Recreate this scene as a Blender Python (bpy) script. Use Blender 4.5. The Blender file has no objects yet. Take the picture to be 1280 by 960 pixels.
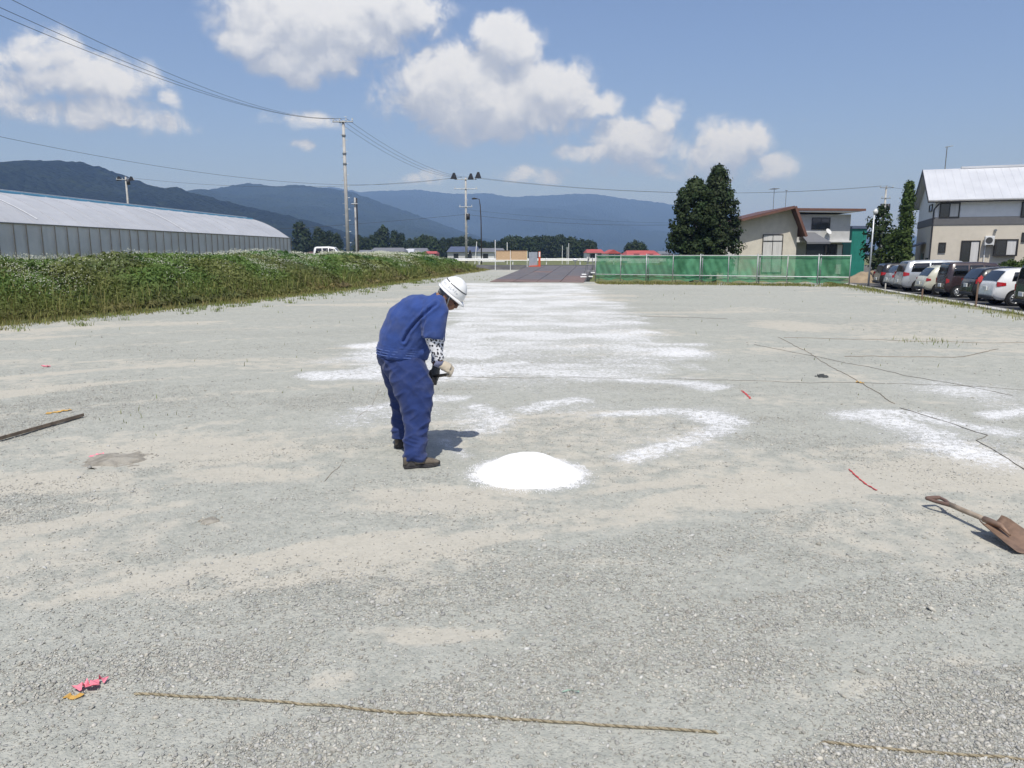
import bpy, math, random
import numpy as np
from mathutils import Vector, Matrix

random.seed(7)
RNG = np.random.default_rng(11)
SC = bpy.context.scene
C = SC.collection

# ---------------------------------------------------------------- camera
CAM_H = 1.78
PITCH = math.radians(10.05)
FPX = 925.0                      # focal length in pixels of the 1280 wide frame
cam_d = bpy.data.cameras.new('camera')
cam_d.sensor_width = 36.0
cam_d.lens = FPX / 1280.0 * 36.0
cam_d.clip_start = 0.05
cam_d.clip_end = 40000.0
cam = bpy.data.objects.new('camera', cam_d)
C.objects.link(cam)
cam.location = (0, 0, CAM_H)
cam.rotation_euler = (math.pi / 2 - PITCH, 0, 0)
SC.camera = cam
SC.render.resolution_x, SC.render.resolution_y = 1024, 768

# ---------------------------------------------------------------- render
SC.render.engine = 'CYCLES'
SC.cycles.use_denoising = True
SC.cycles.max_bounces = 8
SC.cycles.transparent_max_bounces = 16
SC.cycles.volume_bounces = 0
SC.view_settings.view_transform = 'Standard'
SC.view_settings.look = 'None'
SC.view_settings.gamma = 1.0
SC.view_settings.use_curve_mapping = False
SC.view_settings.exposure = 0.0

# ---------------------------------------------------------------- sun
SUN_EL = math.radians(61.0)
sun_dir = Vector((0.035, math.cos(SUN_EL), -math.sin(SUN_EL))).normalized()   # the way the light travels
sun_d = bpy.data.lights.new('sun', 'SUN')
sun_d.energy = 4.5
sun_d.angle = math.radians(0.53)
sun_d.color = (1.0, 0.975, 0.93)
sun = bpy.data.objects.new('sun', sun_d)
C.objects.link(sun)
sun.location = (0, -40, 80)
sun.rotation_euler = sun_dir.to_track_quat('-Z', 'Y').to_euler()

# ---------------------------------------------------------------- node helper
class NT:
    def __init__(self, tree):
        self.t = tree
    def n(self, kind, **kw):
        nd = self.t.nodes.new(kind)
        for k, v in kw.items():
            setattr(nd, k, v)
        return nd
    def put(self, sock, v):
        if v is None:
            return
        if isinstance(v, bpy.types.NodeSocket):
            self.t.links.new(v, sock)
        elif isinstance(v, bpy.types.Node):
            self.t.links.new(v.outputs[0], sock)
        else:
            sock.default_value = v
    def m(self, op, a, b=None, c=None, clamp=False):
        nd = self.n('ShaderNodeMath', operation=op, use_clamp=clamp)
        for i, v in enumerate((a, b, c)):
            self.put(nd.inputs[i], v)
        return nd.outputs[0]
    def ramp(self, v, lo, hi, smooth=True, out=(0.0, 1.0)):
        nd = self.n('ShaderNodeMapRange', interpolation_type='SMOOTHSTEP' if smooth else 'LINEAR')
        self.put(nd.inputs[0], v)
        self.put(nd.inputs[1], lo); self.put(nd.inputs[2], hi)
        self.put(nd.inputs[3], out[0]); self.put(nd.inputs[4], out[1])
        return nd.outputs[0]
    def mix(self, f, a, b, mode='MIX'):
        nd = self.n('ShaderNodeMix', data_type='RGBA', blend_type=mode)
        self.put(nd.inputs[0], f)
        for i, v in ((6, a), (7, b)):
            if isinstance(v, (tuple, list)) and len(v) == 3:
                v = (*v, 1.0)
            self.put(nd.inputs[i], v)
        return nd.outputs[2]
    def noise(self, vec, scale, detail=4.0, rough=0.55, dist=0.0, col=False, dim='3D'):
        nd = self.n('ShaderNodeTexNoise', noise_dimensions=dim)
        self.put(nd.inputs['Vector'], vec)
        nd.inputs['Scale'].default_value = scale
        nd.inputs['Detail'].default_value = detail
        nd.inputs['Roughness'].default_value = rough
        nd.inputs['Distortion'].default_value = dist
        return nd.outputs['Color' if col else 'Fac']
    def voro(self, vec, scale, feature='F1', out='Distance', rand=1.0):
        nd = self.n('ShaderNodeTexVoronoi', feature=feature)
        self.put(nd.inputs['Vector'], vec)
        nd.inputs['Scale'].default_value = scale
        nd.inputs['Randomness'].default_value = rand
        return nd.outputs[out]
    def xyz(self, x, y, z):
        nd = self.n('ShaderNodeCombineXYZ')
        for i, v in enumerate((x, y, z)):
            self.put(nd.inputs[i], v)
        return nd.outputs[0]
    def sep(self, v):
        nd = self.n('ShaderNodeSeparateXYZ')
        self.put(nd.inputs[0], v)
        return nd.outputs
    def map(self, vec, scale=(1, 1, 1), loc=(0, 0, 0), rot=(0, 0, 0)):
        nd = self.n('ShaderNodeMapping')
        self.put(nd.inputs[0], vec)
        nd.inputs['Location'].default_value = loc
        nd.inputs['Rotation'].default_value = rot
        nd.inputs['Scale'].default_value = scale
        return nd.outputs[0]
    def bump(self, h, strength=0.5, dist=0.01, normal=None):
        nd = self.n('ShaderNodeBump')
        self.put(nd.inputs['Height'], h)
        nd.inputs['Strength'].default_value = strength
        nd.inputs['Distance'].default_value = dist
        self.put(nd.inputs['Normal'], normal)
        return nd.outputs[0]

# ---------------------------------------------------------------- where a picture point lies in the world
def ray(px, py):
    x, v = (px - 640.0) / FPX, (480.0 - py) / FPX
    return x, math.cos(PITCH) + v * math.sin(PITCH), -math.sin(PITCH) + v * math.cos(PITCH)
def P(px, py, Y):
    dx, dy, dz = ray(px, py)
    t = Y / dy
    return Vector((dx * t, Y, CAM_H + dz * t))
def G(px, py, z=0.0):
    dx, dy, dz = ray(px, py)
    t = (z - CAM_H) / dz
    return Vector((dx * t, dy * t, z))

# ---------------------------------------------------------------- sky: physical sky and fair-weather clouds, by direction
world = bpy.data.worlds.new('World')
SC.world = world
world.use_nodes = True
wt = world.node_tree
wt.nodes.clear()

def cloud_group():
    g = bpy.data.node_groups.new('cloud_cover', 'ShaderNodeTree')
    g.interface.new_socket('Azimuth', in_out='INPUT', socket_type='NodeSocketFloat')
    g.interface.new_socket('Elevation', in_out='INPUT', socket_type='NodeSocketFloat')
    g.interface.new_socket('Cover', in_out='OUTPUT', socket_type='NodeSocketFloat')
    k = NT(g)
    gi, go = k.n('NodeGroupInput'), k.n('NodeGroupOutput')
    az, el = gi.outputs[0], gi.outputs[1]
    v = k.xyz(az, el, 0.0)
    warp = k.noise(v, 9.0, 3.0, 0.6, col=True)
    sx = k.sep(warp)
    wa = k.m('ADD', az, k.m('MULTIPLY', k.m('SUBTRACT', sx[0], 0.5), 0.085))
    we = k.m('ADD', el, k.m('MULTIPLY', k.m('SUBTRACT', sx[1], 0.5), 0.055))
    blobs = [  # (px, py, rx, ry, weight)
        (45, 62, 75, 30, 0.85), (95, 95, 95, 30, .85), (120, 142, 130, 20, .72), (10, 105, 60, 40, .75),
        (330, 45, 55, 20, .9), (405, 22, 110, 40, 1.15), (385, 72, 60, 30, 1.0), (490, 12, 70, 30, 1.0),
        (625, 58, 46, 30, 1.05), (560, 105, 80, 36, 1.2), (600, 125, 110, 44, 1.2), (690, 112, 55, 34, 1.0),
        (555, 158, 60, 26, .7), (690, 155, 85, 20, .55), (740, 130, 32, 22, .7),
        (790, 180, 72, 30, 1.0), (832, 142, 30, 24, .95), (742, 190, 38, 16, .9), (905, 188, 48, 30, 1.0),
        (970, 214, 45, 16, .75), (840, 208, 120, 18, .6), (370, 187, 22, 8, .7), (385, 156, 60, 12, .55),
        (665, 222, 60, 12, .6), (1010, 150, 20, 7, .3), (1180, 270, 120, 14, .35), (540, 225, 50, 10, .5),
        (205, 120, 22, 14, .6)]
    tot = None
    for (px, py, rx, ry, w) in blobs:
        dx, dy, dz = ray(px, py)
        a0 = math.atan2(dx, dy); e0 = math.atan2(dz, math.hypot(dx, dy))
        ca = max(0.6, math.cos(a0))
        sa, se = rx / FPX * ca * ca * 1.0, ry / FPX * ca * 1.02
        da = k.m('DIVIDE', k.m('SUBTRACT', wa, a0), sa)
        de = k.m('DIVIDE', k.m('SUBTRACT', we, e0), se)
        r2 = k.m('ADD', k.m('MULTIPLY', da, da), k.m('MULTIPLY', de, de))
        gss = k.m('MULTIPLY', k.m('EXPONENT', k.m('MULTIPLY', r2, -0.8)), w)
        tot = gss if tot is None else k.m('MAXIMUM', tot, gss)
    # the same kind of cloud goes on round the rest of the sky
    big = k.noise(k.xyz(k.m('MULTIPLY', az, 1.0), k.m('MULTIPLY', el, 2.2), 3.7), 3.2, 3.0, 0.5)
    side = k.ramp(k.m('ABSOLUTE', az), 0.62, 0.9)
    high = k.ramp(el, 0.36, 0.5)
    rest = k.m('MULTIPLY', k.ramp(big, 0.53, 0.72), k.m('MAXIMUM', side, high))
    low = k.ramp(el, 0.02, 0.08)
    tot = k.m('MAXIMUM', tot, k.m('MULTIPLY', rest, low))
    det = k.noise(v, 26.0, 8.0, 0.62, 0.35)
    fine = k.noise(v, 7.0, 2.0, 0.5)
    lump = k.m('ADD', k.m('MULTIPLY', k.m('SUBTRACT', det, 0.5), 1.35), k.m('MULTIPLY', k.m('SUBTRACT', fine, 0.5), 0.5))
    k.put(go.inputs[0], k.m('ADD', tot, k.m('MULTIPLY', lump, k.ramp(tot, 0.05, 0.5))))
    return g

k = NT(wt)
tc = k.n('ShaderNodeTexCoord')
d = k.sep(tc.outputs['Generated'])
az = k.m('ARCTAN2', d[0], d[1])
el = k.m('ARCSINE', d[2])
sky = k.n('ShaderNodeTexSky', sky_type='NISHITA', sun_disc=False)
sky.sun_elevation = SUN_EL
sky.sun_rotation = math.pi
sky.altitude = 200.0
sky.air_density = 1.0
sky.dust_density = 1.0
sky.ozone_density = 1.6
cg = cloud_group()
c0 = k.n('ShaderNodeGroup', node_tree=cg)
k.put(c0.inputs[0], az); k.put(c0.inputs[1], el)
c1 = k.n('ShaderNodeGroup', node_tree=cg)           # cover a little higher up: how deep inside a cloud a point lies below its lit top
k.put(c1.inputs[0], k.m('ADD', az, 0.006)); k.put(c1.inputs[1], k.m('ADD', el, 0.026))
cover = k.m('POWER', k.ramp(c0.outputs[0], 0.24, 0.70), 1.0)
lit = k.ramp(k.m('SUBTRACT', c0.outputs[0], c1.outputs[0]), -0.35, 0.5)
thick = k.ramp(c0.outputs[0], 0.35, 1.1)
ccol = k.mix(lit, (3.7, 4.1, 5.0), (8.0, 8.1, 8.4))
ccol = k.mix(k.m('MULTIPLY', thick, 0.35), ccol, (6.7, 6.9, 7.3))
low_haze = k.ramp(el, 0.02, 0.16, out=(0.55, 0.97))
skycol = k.mix(1.0, sky.outputs[0], (1.05, 1.02, 1.13), 'MULTIPLY')
skycol = k.mix(1.0, skycol, k.mix(k.ramp(el, -0.02, 0.36), (0.72, 0.75, 0.82), (1.0, 1.0, 1.0)), 'MULTIPLY')   # summer murk towards the horizon, all round
full = k.mix(k.m('MULTIPLY', cover, low_haze), skycol, ccol)
bg = k.n('ShaderNodeBackground')
k.put(bg.inputs[0], full)
bg.inputs[1].default_value = 0.12
wo = k.n('ShaderNodeOutputWorld')
k.put(wo.inputs[0], bg.outputs[0])

# ---------------------------------------------------------------- object and mesh helpers
MATS = {}
def tag(o, label=None, cat=None, group=None, kind=None):
    if label: o['label'] = label
    if cat: o['category'] = cat
    if group: o['group'] = group
    if kind: o['kind'] = kind
    return o
def empty(name, loc=(0, 0, 0), rz=0.0, label=None, cat=None, group=None):
    o = bpy.data.objects.new(name, None)
    C.objects.link(o)
    o.location = loc
    o.rotation_euler = (0, 0, rz)
    o.empty_display_size = 0.2
    return tag(o, label, cat, group)
def link(name, me, mat, parent=None):
    if mat is not None:
        me.materials.clear()
        me.materials.append(MATS[mat] if isinstance(mat, str) else mat)
    o = bpy.data.objects.new(name, me)
    C.objects.link(o)
    if parent is not None:
        o.parent = parent
    return o
def copy_tree(o, parent=None, loc=None, rz=None):
    c = o.copy()
    C.objects.link(c)
    c.parent = parent
    if loc is not None: c.location = loc
    if rz is not None: c.rotation_euler = (0, 0, rz)
    for ch in list(o.children):
        copy_tree(ch, c)
    return c

def npmesh(name, V, F, col=None, smooth=False):
    """V (n,3); F (m,k) all faces k-sided; col (n,3) per point"""
    V = np.asarray(V, np.float32); F = np.asarray(F, np.int32)
    me = bpy.data.meshes.new(name)
    n, m, kk = len(V), len(F), F.shape[1]
    me.vertices.add(n); me.loops.add(m * kk); me.polygons.add(m)
    me.vertices.foreach_set('co', V.ravel())
    me.loops.foreach_set('vertex_index', F.ravel())
    me.polygons.foreach_set('loop_start', np.arange(0, m * kk, kk, dtype=np.int32))
    if smooth:
        me.polygons.foreach_set('use_smooth', np.ones(m, bool))
    me.update(calc_edges=True)
    if col is not None:
        a = me.color_attributes.new('Col', 'FLOAT_COLOR', 'POINT')
        cc = np.ones((n, 4), np.float32); cc[:, :3] = col
        a.data.foreach_set('color', cc.ravel())
    return me

class MB:
    """collects simple solids into one mesh"""
    def __init__(self):
        self.v, self.f = [], []
    def add(self, verts, faces):
        b = len(self.v)
        self.v += [tuple(p) for p in verts]
        self.f += [tuple(i + b for i in f) for f in faces]
        return self
    def box(self, x0, x1, y0, y1, z0, z1):
        v = [(x, y, z) for z in (z0, z1) for y in (y0, y1) for x in (x0, x1)]
        return self.add(v, [(0, 2, 3, 1), (4, 5, 7, 6), (0, 1, 5, 4), (2, 6, 7, 3), (0, 4, 6, 2), (1, 3, 7, 5)])
    def bevbox(self, x0, x1, y0, y1, z0, z1, b):
        """box with chamfered upright and top edges"""
        o = [(x0 + b, y0), (x1 - b, y0), (x1, y0 + b), (x1, y1 - b), (x1 - b, y1), (x0 + b, y1), (x0, y1 - b), (x0, y0 + b)]
        cx, cy = (x0 + x1) / 2, (y0 + y1) / 2
        i = [(p[0] + (b if p[0] < cx else -b), p[1] + (b if p[1] < cy else -b)) for p in o]
        v = [(*p, z0) for p in o] + [(*p, z1 - b) for p in o] + [(*p, z1) for p in i]
        f = [tuple(range(7, -1, -1)), tuple(range(16, 24))]
        for r in (0, 8):
            f += [(r + j, r + (j + 1) % 8, r + 8 + (j + 1) % 8, r + 8 + j) for j in range(8)]
        return self.add(v, f)
    def prism(self, pts, y0, y1):
        """polygon in x,z swept along y"""
        n = len(pts)
        v = [(p[0], y0, p[1]) for p in pts] + [(p[0], y1, p[1]) for p in pts]
        f = [tuple(range(n)), tuple(range(2 * n - 1, n - 1, -1))]
        f += [(i, n + i, n + (i + 1) % n, (i + 1) % n) for i in range(n)]
        return self.add(v, f)
    def hexa(self, a, b):
        """two quads a, b (4 points each) joined to a solid"""
        return self.add(list(a) + list(b), [(3, 2, 1, 0), (4, 5, 6, 7)] + [(i, (i + 1) % 4, 4 + (i + 1) % 4, 4 + i) for i in range(4)])
    def tube(self, pts, r, n=8, caps=True):
        pts = [Vector(p) for p in pts]
        rs = r if isinstance(r, (list, tuple)) else [r] * len(pts)
        b = len(self.v)
        for i, p in enumerate(pts):
            t = (pts[min(i + 1, len(pts) - 1)] - pts[max(i - 1, 0)])
            if t.length < 1e-9: t = Vector((0, 0, 1))
            t.normalize()
            ref = Vector((0, 0, 1)) if abs(t.z) < 0.9 else Vector((0, 1, 0))
            u = t.cross(ref).normalized(); w = u.cross(t)
            for j in range(n):
                a = 2 * math.pi * j / n
                self.v.append(tuple(p + (u * math.cos(a) + w * math.sin(a)) * rs[i]))
        for i in range(len(pts) - 1):
            for j in range(n):
                self.f.append((b + i * n + j, b + i * n + (j + 1) % n, b + (i + 1) * n + (j + 1) % n, b + (i + 1) * n + j))
        if caps:
            self.f.append(tuple(b + j for j in range(n - 1, -1, -1)))
            e = b + (len(pts) - 1) * n
            self.f.append(tuple(e + j for j in range(n)))
        return self
    def disc(self, c, r, axis='y', th=0.02, n=20):
        c = Vector(c)
        d = {'x': Vector((1, 0, 0)), 'y': Vector((0, 1, 0)), 'z': Vector((0, 0, 1))}[axis] * (th / 2)
        return self.tube([c - d, c + d], r, n)
    def build(self, name, mat, parent=None, smooth=False):
        me = bpy.data.meshes.new(name)
        me.from_pydata(self.v, [], self.f)
        if smooth:
            me.polygons.foreach_set('use_smooth', [len(p.vertices) <= 4 for p in me.polygons])
        me.update()
        return link(name, me, mat, parent)

# ---------------------------------------------------------------- value noise for shaping meshes
_perm = np.random.default_rng(3).random(65536).astype(np.float32)
def vnoise(x, y, z=None):
    x = np.asarray(x, np.float64); y = np.asarray(y, np.float64)
    z = np.zeros_like(x) if z is None else np.asarray(z, np.float64)
    xi, yi, zi = np.floor(x).astype(np.int64), np.floor(y).astype(np.int64), np.floor(z).astype(np.int64)
    fx, fy, fz = x - xi, y - yi, z - zi
    fx, fy, fz = (f * f * (3 - 2 * f) for f in (fx, fy, fz))
    def h(a, b, c):
        return _perm[((a * 73856093) ^ (b * 19349663) ^ (c * 83492791)) & 65535]
    r = 0
    for dz in (0, 1):
        wz = fz if dz else 1 - fz
        for dy in (0, 1):
            wy = fy if dy else 1 - fy
            r = r + wz * wy * (h(xi, yi + dy, zi + dz) * (1 - fx) + h(xi + 1, yi + dy, zi + dz) * fx)
    return r
def fbm(x, y, z=None, oct=4, gain=0.5):
    s = a = 0.0; amp = 1.0
    for i in range(oct):
        q = 2.03 ** i
        s = s + amp * vnoise(np.asarray(x) * q + 17.1 * i, np.asarray(y) * q - 9.3 * i, None if z is None else np.asarray(z) * q)
        a += amp; amp *= gain
    return s / a
def sstep(x, a, b):
    t = np.clip((x - a) / (b - a), 0, 1)
    return t * t * (3 - 2 * t)

# ---------------------------------------------------------------- materials
def mat(name, col, rough=0.7, metal=0.0, var=0.12, scale=6.0, bump=0.0, bscale=40.0, bdist=0.004, attr=False, spec=0.4,
        dirt=None, dirt_amt=0.0, dirt_scale=1.5, coat=0.0, stretch=(1, 1, 1)):
    m = bpy.data.materials.new(name)
    m.use_nodes = True
    t = m.node_tree
    bs = t.nodes['Principled BSDF']
    k = NT(t)
    co = k.n('ShaderNodeTexCoord').outputs['Object']
    if stretch != (1, 1, 1):
        co = k.map(co, stretch)
    base = (*col, 1.0)
    if attr:
        a = k.n('ShaderNodeVertexColor', layer_name='Col').outputs[0]
        base = k.mix(1.0, base, a, 'MULTIPLY')
    nz = k.noise(co, scale, 5.0, 0.6)
    dark = k.mix(1.0, base, (1 - var, 1 - var, 1 - var), 'MULTIPLY')
    lite = k.mix(1.0, base, (1 + var, 1 + var, 1 + var), 'MULTIPLY')
    c = k.mix(k.ramp(nz, 0.3, 0.7), dark, lite)
    if dirt is not None:
        dn = k.noise(co, dirt_scale, 6.0, 0.65)
        c = k.mix(k.m('MULTIPLY', k.ramp(dn, 0.45, 0.75), dirt_amt), c, (*dirt, 1.0))
    k.put(bs.inputs['Base Color'], c)
    k.put(bs.inputs['Roughness'], k.ramp(nz, 0.2, 0.8, out=(max(0.02, rough - 0.08), min(1.0, rough + 0.08))))
    bs.inputs['Metallic'].default_value = metal
    bs.inputs['Specular IOR Level'].default_value = spec
    if coat:
        bs.inputs['Coat Weight'].default_value = coat
        bs.inputs['Coat Roughness'].default_value = 0.05
    if bump:
        k.put(bs.inputs['Normal'], k.bump(k.noise(co, bscale, 4.0, 0.6), bump, bdist))
    MATS[name] = m
    return m
# ================================================================ THE GROUND
# outline of the yard: left edge under the weed bank, right edge above the parking lot
def edge_left(Y):
    return np.interp(Y, [0, 12, 18.7, 29.4, 45, 75, 90], [-15.5, -14.0, -12.6, -9.6, -7.0, -3.6, -2.4])
def edge_right(Y):
    return np.interp(Y, [0, 20.8, 39, 46, 60], [12.0, 14.6, 18.2, 19.4, 21.5])

def seg_dist(X, Y, pts):
    d = np.full(X.shape, 1e9); tt = np.zeros(X.shape)
    for i in range(len(pts) - 1):
        a, b = pts[i], pts[i + 1]
        vx, vy = b[0] - a[0], b[1] - a[1]
        L = vx * vx + vy * vy + 1e-9
        t = np.clip(((X - a[0]) * vx + (Y - a[1]) * vy) / L, 0, 1)
        q = np.hypot(X - a[0] - t * vx, Y - a[1] - t * vy)
        tt = np.where(q < d, (i + t) / (len(pts) - 1), tt)
        d = np.minimum(d, q)
    return d, tt

def lime_cover(X, Y):
    """how much white lime powder lies on the ground, 0..1"""
    wob = (fbm(X * 1.3, Y * 1.3, oct=3) - .5)
    L = np.zeros(X.shape)
    # the long field already spread: thrown by the shovelful, so in streaks across the yard
    left = np.interp(Y, [9.8, 10.5, 12.5, 14.5, 17, 20, 30, 43, 46], [-1.5, -3.0, -3.1, -3.1, -1.9, -2.1, -2.7, -3.4, -3.5])
    right = np.interp(Y, [9.8, 10.5, 12.5, 14.5, 17, 20, 26, 30, 43, 46], [2.0, 2.9, 3.1, 3.6, 3.4, 3.9, 4.1, 4.3, 4.6, 4.6])
    soft = .5 + .02 * Y
    zone = sstep(X + wob * 1.6, left - soft * .3, left + soft) * (1 - sstep(X + wob * 1.6, right - soft, right + soft * .3))
    zone *= sstep(Y + wob * .8, 9.7, 10.6) * (1 - sstep(Y, 43.5, 46))
    s1 = fbm(X * .50 + 3.0, Y * 1.05 + wob * 1.6, oct=4, gain=.6)
    s2 = fbm(X * .60 - 7.0, Y * 2.4 + wob * 2.4, oct=3)
    st = sstep(s1 * .55 + s2 * .45, .36, .72)
    L = np.maximum(L, zone * (.40 + .46 * st) * (.72 + .56 * fbm(X * .9 + 60, Y * 1.2, oct=3)))
    bare = np.exp(-(((X - .6) / 1.1) ** 2 + ((Y - 13.2) / .7) ** 2))
    L *= 1 - .55 * bare
    def stroke(pp, w, dens, fade=(0.0, 0.0), grain=.5):
        nonlocal L
        w, dens, grain = w * 1.55, dens * 1.02, grain * .55
        pts = [G(*p) for p in pp]
        d, t = seg_dist(X + wob * .25, Y + wob * .35, [(p.x, p.y) for p in pts])
        m = np.exp(-(d / w) ** 2 * 1.2) * dens
        if fade[0]: m *= sstep(t, 0, fade[0])
        if fade[1]: m *= 1 - sstep(t, 1 - fade[1], 1)
        m *= (1 - grain) + grain * 2 * fbm(X * 2.2, Y * 5.0, oct=3)
        L = np.maximum(L, np.clip(m, 0, 1))
    def patch(px, py, rx, ry, dens):
        nonlocal L
        c, a = G(px, py), G(px + rx, py)
        f, b = G(px, py + ry), G(px, py - ry)
        m = np.exp(-(((X - c.x + wob * .3) / (a.x - c.x)) ** 2 + ((Y - c.y + wob * .5) / ((b.y - f.y) / 2)) ** 2)) * dens
        L = np.maximum(L, np.clip(m * (.6 + .8 * fbm(X * 1.5, Y * 4, oct=3)), 0, 1))
    stroke([(335, 457), (410, 452), (480, 441)], .30, .42, (.5, 0))
    stroke([(375, 474), (430, 471), (485, 466)], .22, .75, (.2, 0))
    stroke([(425, 436), (480, 430)], .35, .8, (.4, 0))
    stroke([(410, 446), (480, 452)], .25, .5, (.3, 0))
    stroke([(430, 518), (480, 508), (545, 499), (592, 500)], .17, .62, (.15, .1))
    patch(455, 522, 50, 14, .42)
    stroke([(586, 503), (622, 522), (606, 536), (572, 544)], .20, .62, (.1, .25))
    patch(595, 522, 42, 20, .36)
    stroke([(560, 548), (578, 570)], .07, .4)
    stroke([(642, 520), (690, 504), (728, 499), (765, 498)], .15, .62, (.15, .3))
    stroke([(690, 522), (760, 517), (830, 515), (880, 518), (918, 527)], .14, .75, (.35, 0))
    patch(893, 524, 36, 12, .95)
    stroke([(915, 530), (880, 544), (830, 560), (785, 573), (742, 575)], .15, .66, (.05, .2))
    patch(840, 520, 70, 18, .25)
    stroke([(742, 472), (800, 475), (850, 479), (910, 488)], .20, .75, (.3, .05))
    stroke([(560, 461), (620, 455), (655, 452)], .18, .8)
    patch(848, 440, 42, 8, .95)
    stroke([(800, 428), (870, 431)], .2, .6)
    patch(1205, 488, 78, 17, .62)
    patch(1190, 545, 110, 28, .34)
    patch(800, 545, 90, 22, .22)
    patch(640, 500, 120, 14, .18)
    patch(1225, 497, 60, 12, .6)
    stroke([(1068, 519), (1110, 524), (1160, 540), (1215, 565), (1285, 600)], .22, .8, (0, .2), .8)
    stroke([(1100, 516), (1150, 519), (1220, 532), (1290, 548)], .2, .75, (0, .1), .9)
    stroke([(1120, 552), (1180, 560), (1240, 585)], .18, .45, (.2, .2), .9)
    stroke([(1215, 522), (1290, 515)], .13, .85, (.3, 0))
    stroke([(1080, 520), (1140, 545), (1200, 575)], .15, .5, (.1, .3), .9)
    L = L * (1 - .28 * sstep(L, .45, 1.0))
    for q in ((500, 513, 75, 16, .42), (600, 522, 45, 20, .46), (720, 508, 90, 15, .32), (850, 548, 80, 24, .30), (1180, 548, 100, 30, .42), (1240, 505, 60, 22, .4), (650, 425, 150, 40, .45), (520, 455, 90, 22, .4)):
        patch(*q)
    pile = np.hypot((X - PILE.x) / .60, (Y - PILE.y) / .60)
    L = np.maximum(L, .75 * (1 - sstep(pile + wob * .35, .62, .98)))
    return L

PILE = G(660, 590)
def site_masks(X, Y):
    wob = fbm(X * .9 + 4, Y * .9, oct=3) - .5
    rad_, ang_ = np.hypot(X - 5.0, Y + 7.0), np.arctan2(X - 5.0, Y + 7.0)
    tyre = fbm(rad_ * 1.9, ang_ * 2.6 + 5, oct=4)       # wheel tracks sweep round the yard
    dust = sstep(fbm(X * .28 + 9, Y * .42 + 2, oct=4), .50, .70) * .60 + sstep(tyre, .54, .70) * .55
    coarse = np.clip(sstep(fbm(X * .55 + 31, Y * .8 + 11, oct=4), .49, .68) * .8 + sstep(tyre, .46, .30) * .6, 0, 1)
    def blob(px, py, rx, ry, v, arr):
        c, a = G(px, py), G(px + rx, py)
        f, b = G(px, py + ry), G(px, py - ry)
        m = np.exp(-(((X - c.x + wob * .4) / (a.x - c.x)) ** 2 + ((Y - c.y + wob * .3) / ((b.y - f.y) / 2)) ** 2)) * v
        return np.maximum(arr, m)
    for q in ((250, 560, 260, 30, .9), (560, 620, 160, 30, .95), (60, 600, 160, 22, 1.0), (520, 800, 120, 14, 1.1), (160, 660, 220, 20, .6),
              (300, 590, 150, 16, .9), (760, 640, 200, 26, .7), (1000, 600, 200, 24, .85), (990, 407, 60, 9, 1.15), (960, 500, 90, 16, .6),
              (740, 700, 200, 16, .55), (1060, 470, 60, 12, .7), (420, 850, 50, 14, .7), (1150, 640, 100, 20, .5)):
        dust = blob(*q, dust)
    for q in ((400, 740, 190, 36, .95), (905, 830, 90, 40, 1.0), (800, 700, 90, 18, .8), (1020, 700, 90, 16, .75), (1110, 408, 130, 12, 1.1),
              (700, 530, 120, 26, .8), (180, 500, 120, 14, .8), (240, 830, 160, 30, .8), (560, 640, 120, 10, .6), (720, 780, 120, 40, .6)):
        coarse = blob(*q, coarse)
    return np.clip(dust, 0, 1), np.clip(coarse, 0, 1)

def site_height(X, Y):
    far = np.clip(1.2 - Y / 40.0, .25, 1)
    z = (fbm(X * .35, Y * .35, oct=3) - .5) * .05 + (fbm(X * 2.4 + 5, Y * 2.4, oct=3) - .5) * .022 * far + (fbm(X * 11, Y * 11 + 3, oct=2) - .5) * .010 * far
    return z - .006

def axis(lo, hi, base, grow, keep):
    a = [0.0]
    while a[-1] < hi: a.append(a[-1] + base + grow * max(0, a[-1] - keep))
    b = [0.0]
    while b[-1] > lo: b.append(b[-1] - base - grow * max(0, -b[-1] - keep))
    return np.array(b[:0:-1] + a)
xs = axis(-40, 40, .035, .017, 2.2)
ys = [-3.0, -1.0, 0.5, 1.2]
while ys[-1] < 88: ys.append(ys[-1] + .030 + .0105 * max(0, ys[-1] - 3.0))
ys = np.array(ys)
GX, GY = np.meshgrid(xs, ys)
LIME = lime_cover(GX, GY)
DUST, COARSE = site_masks(GX, GY)
GZ = site_height(GX, GY) + LIME * .006
er = edge_right(GY) + (fbm(GX * .0 + 2, GY * .8, oct=2) - .5) * .6
drop = sstep(GX, er, er + 1.6)
GZ -= drop * .62
back = sstep(GY, 46.6, 47.6) * sstep(GX, 4.2, 5.0)
GZ -= back * .62
lb = 1 - sstep(GX, edge_left(GY) - 10.5, edge_left(GY) - 9.0)
GZ -= lb * .62
grassy = np.clip(sstep(GX, er - .9, er + .1) + sstep(GY, 43.6, 46.5) * sstep(GX, 4.6, 5.4) + (1 - sstep(GX, edge_left(GY) - .6, edge_left(GY) + .5)), 0, 1)
ny, nx = GX.shape
idx = np.arange(nx * ny).reshape(ny, nx)
FQ = np.stack([idx[:-1, :-1], idx[:-1, 1:], idx[1:, 1:], idx[1:, :-1]], -1).reshape(-1, 4)
me = npmesh('yard', np.stack([GX, GY, GZ], -1).reshape(-1, 3), FQ, np.stack([LIME, DUST, COARSE], -1).reshape(-1, 3), smooth=True)
a = me.attributes.new('grassy', 'FLOAT', 'POINT')
a.data.foreach_set('value', grassy.astype(np.float32).ravel())

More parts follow.
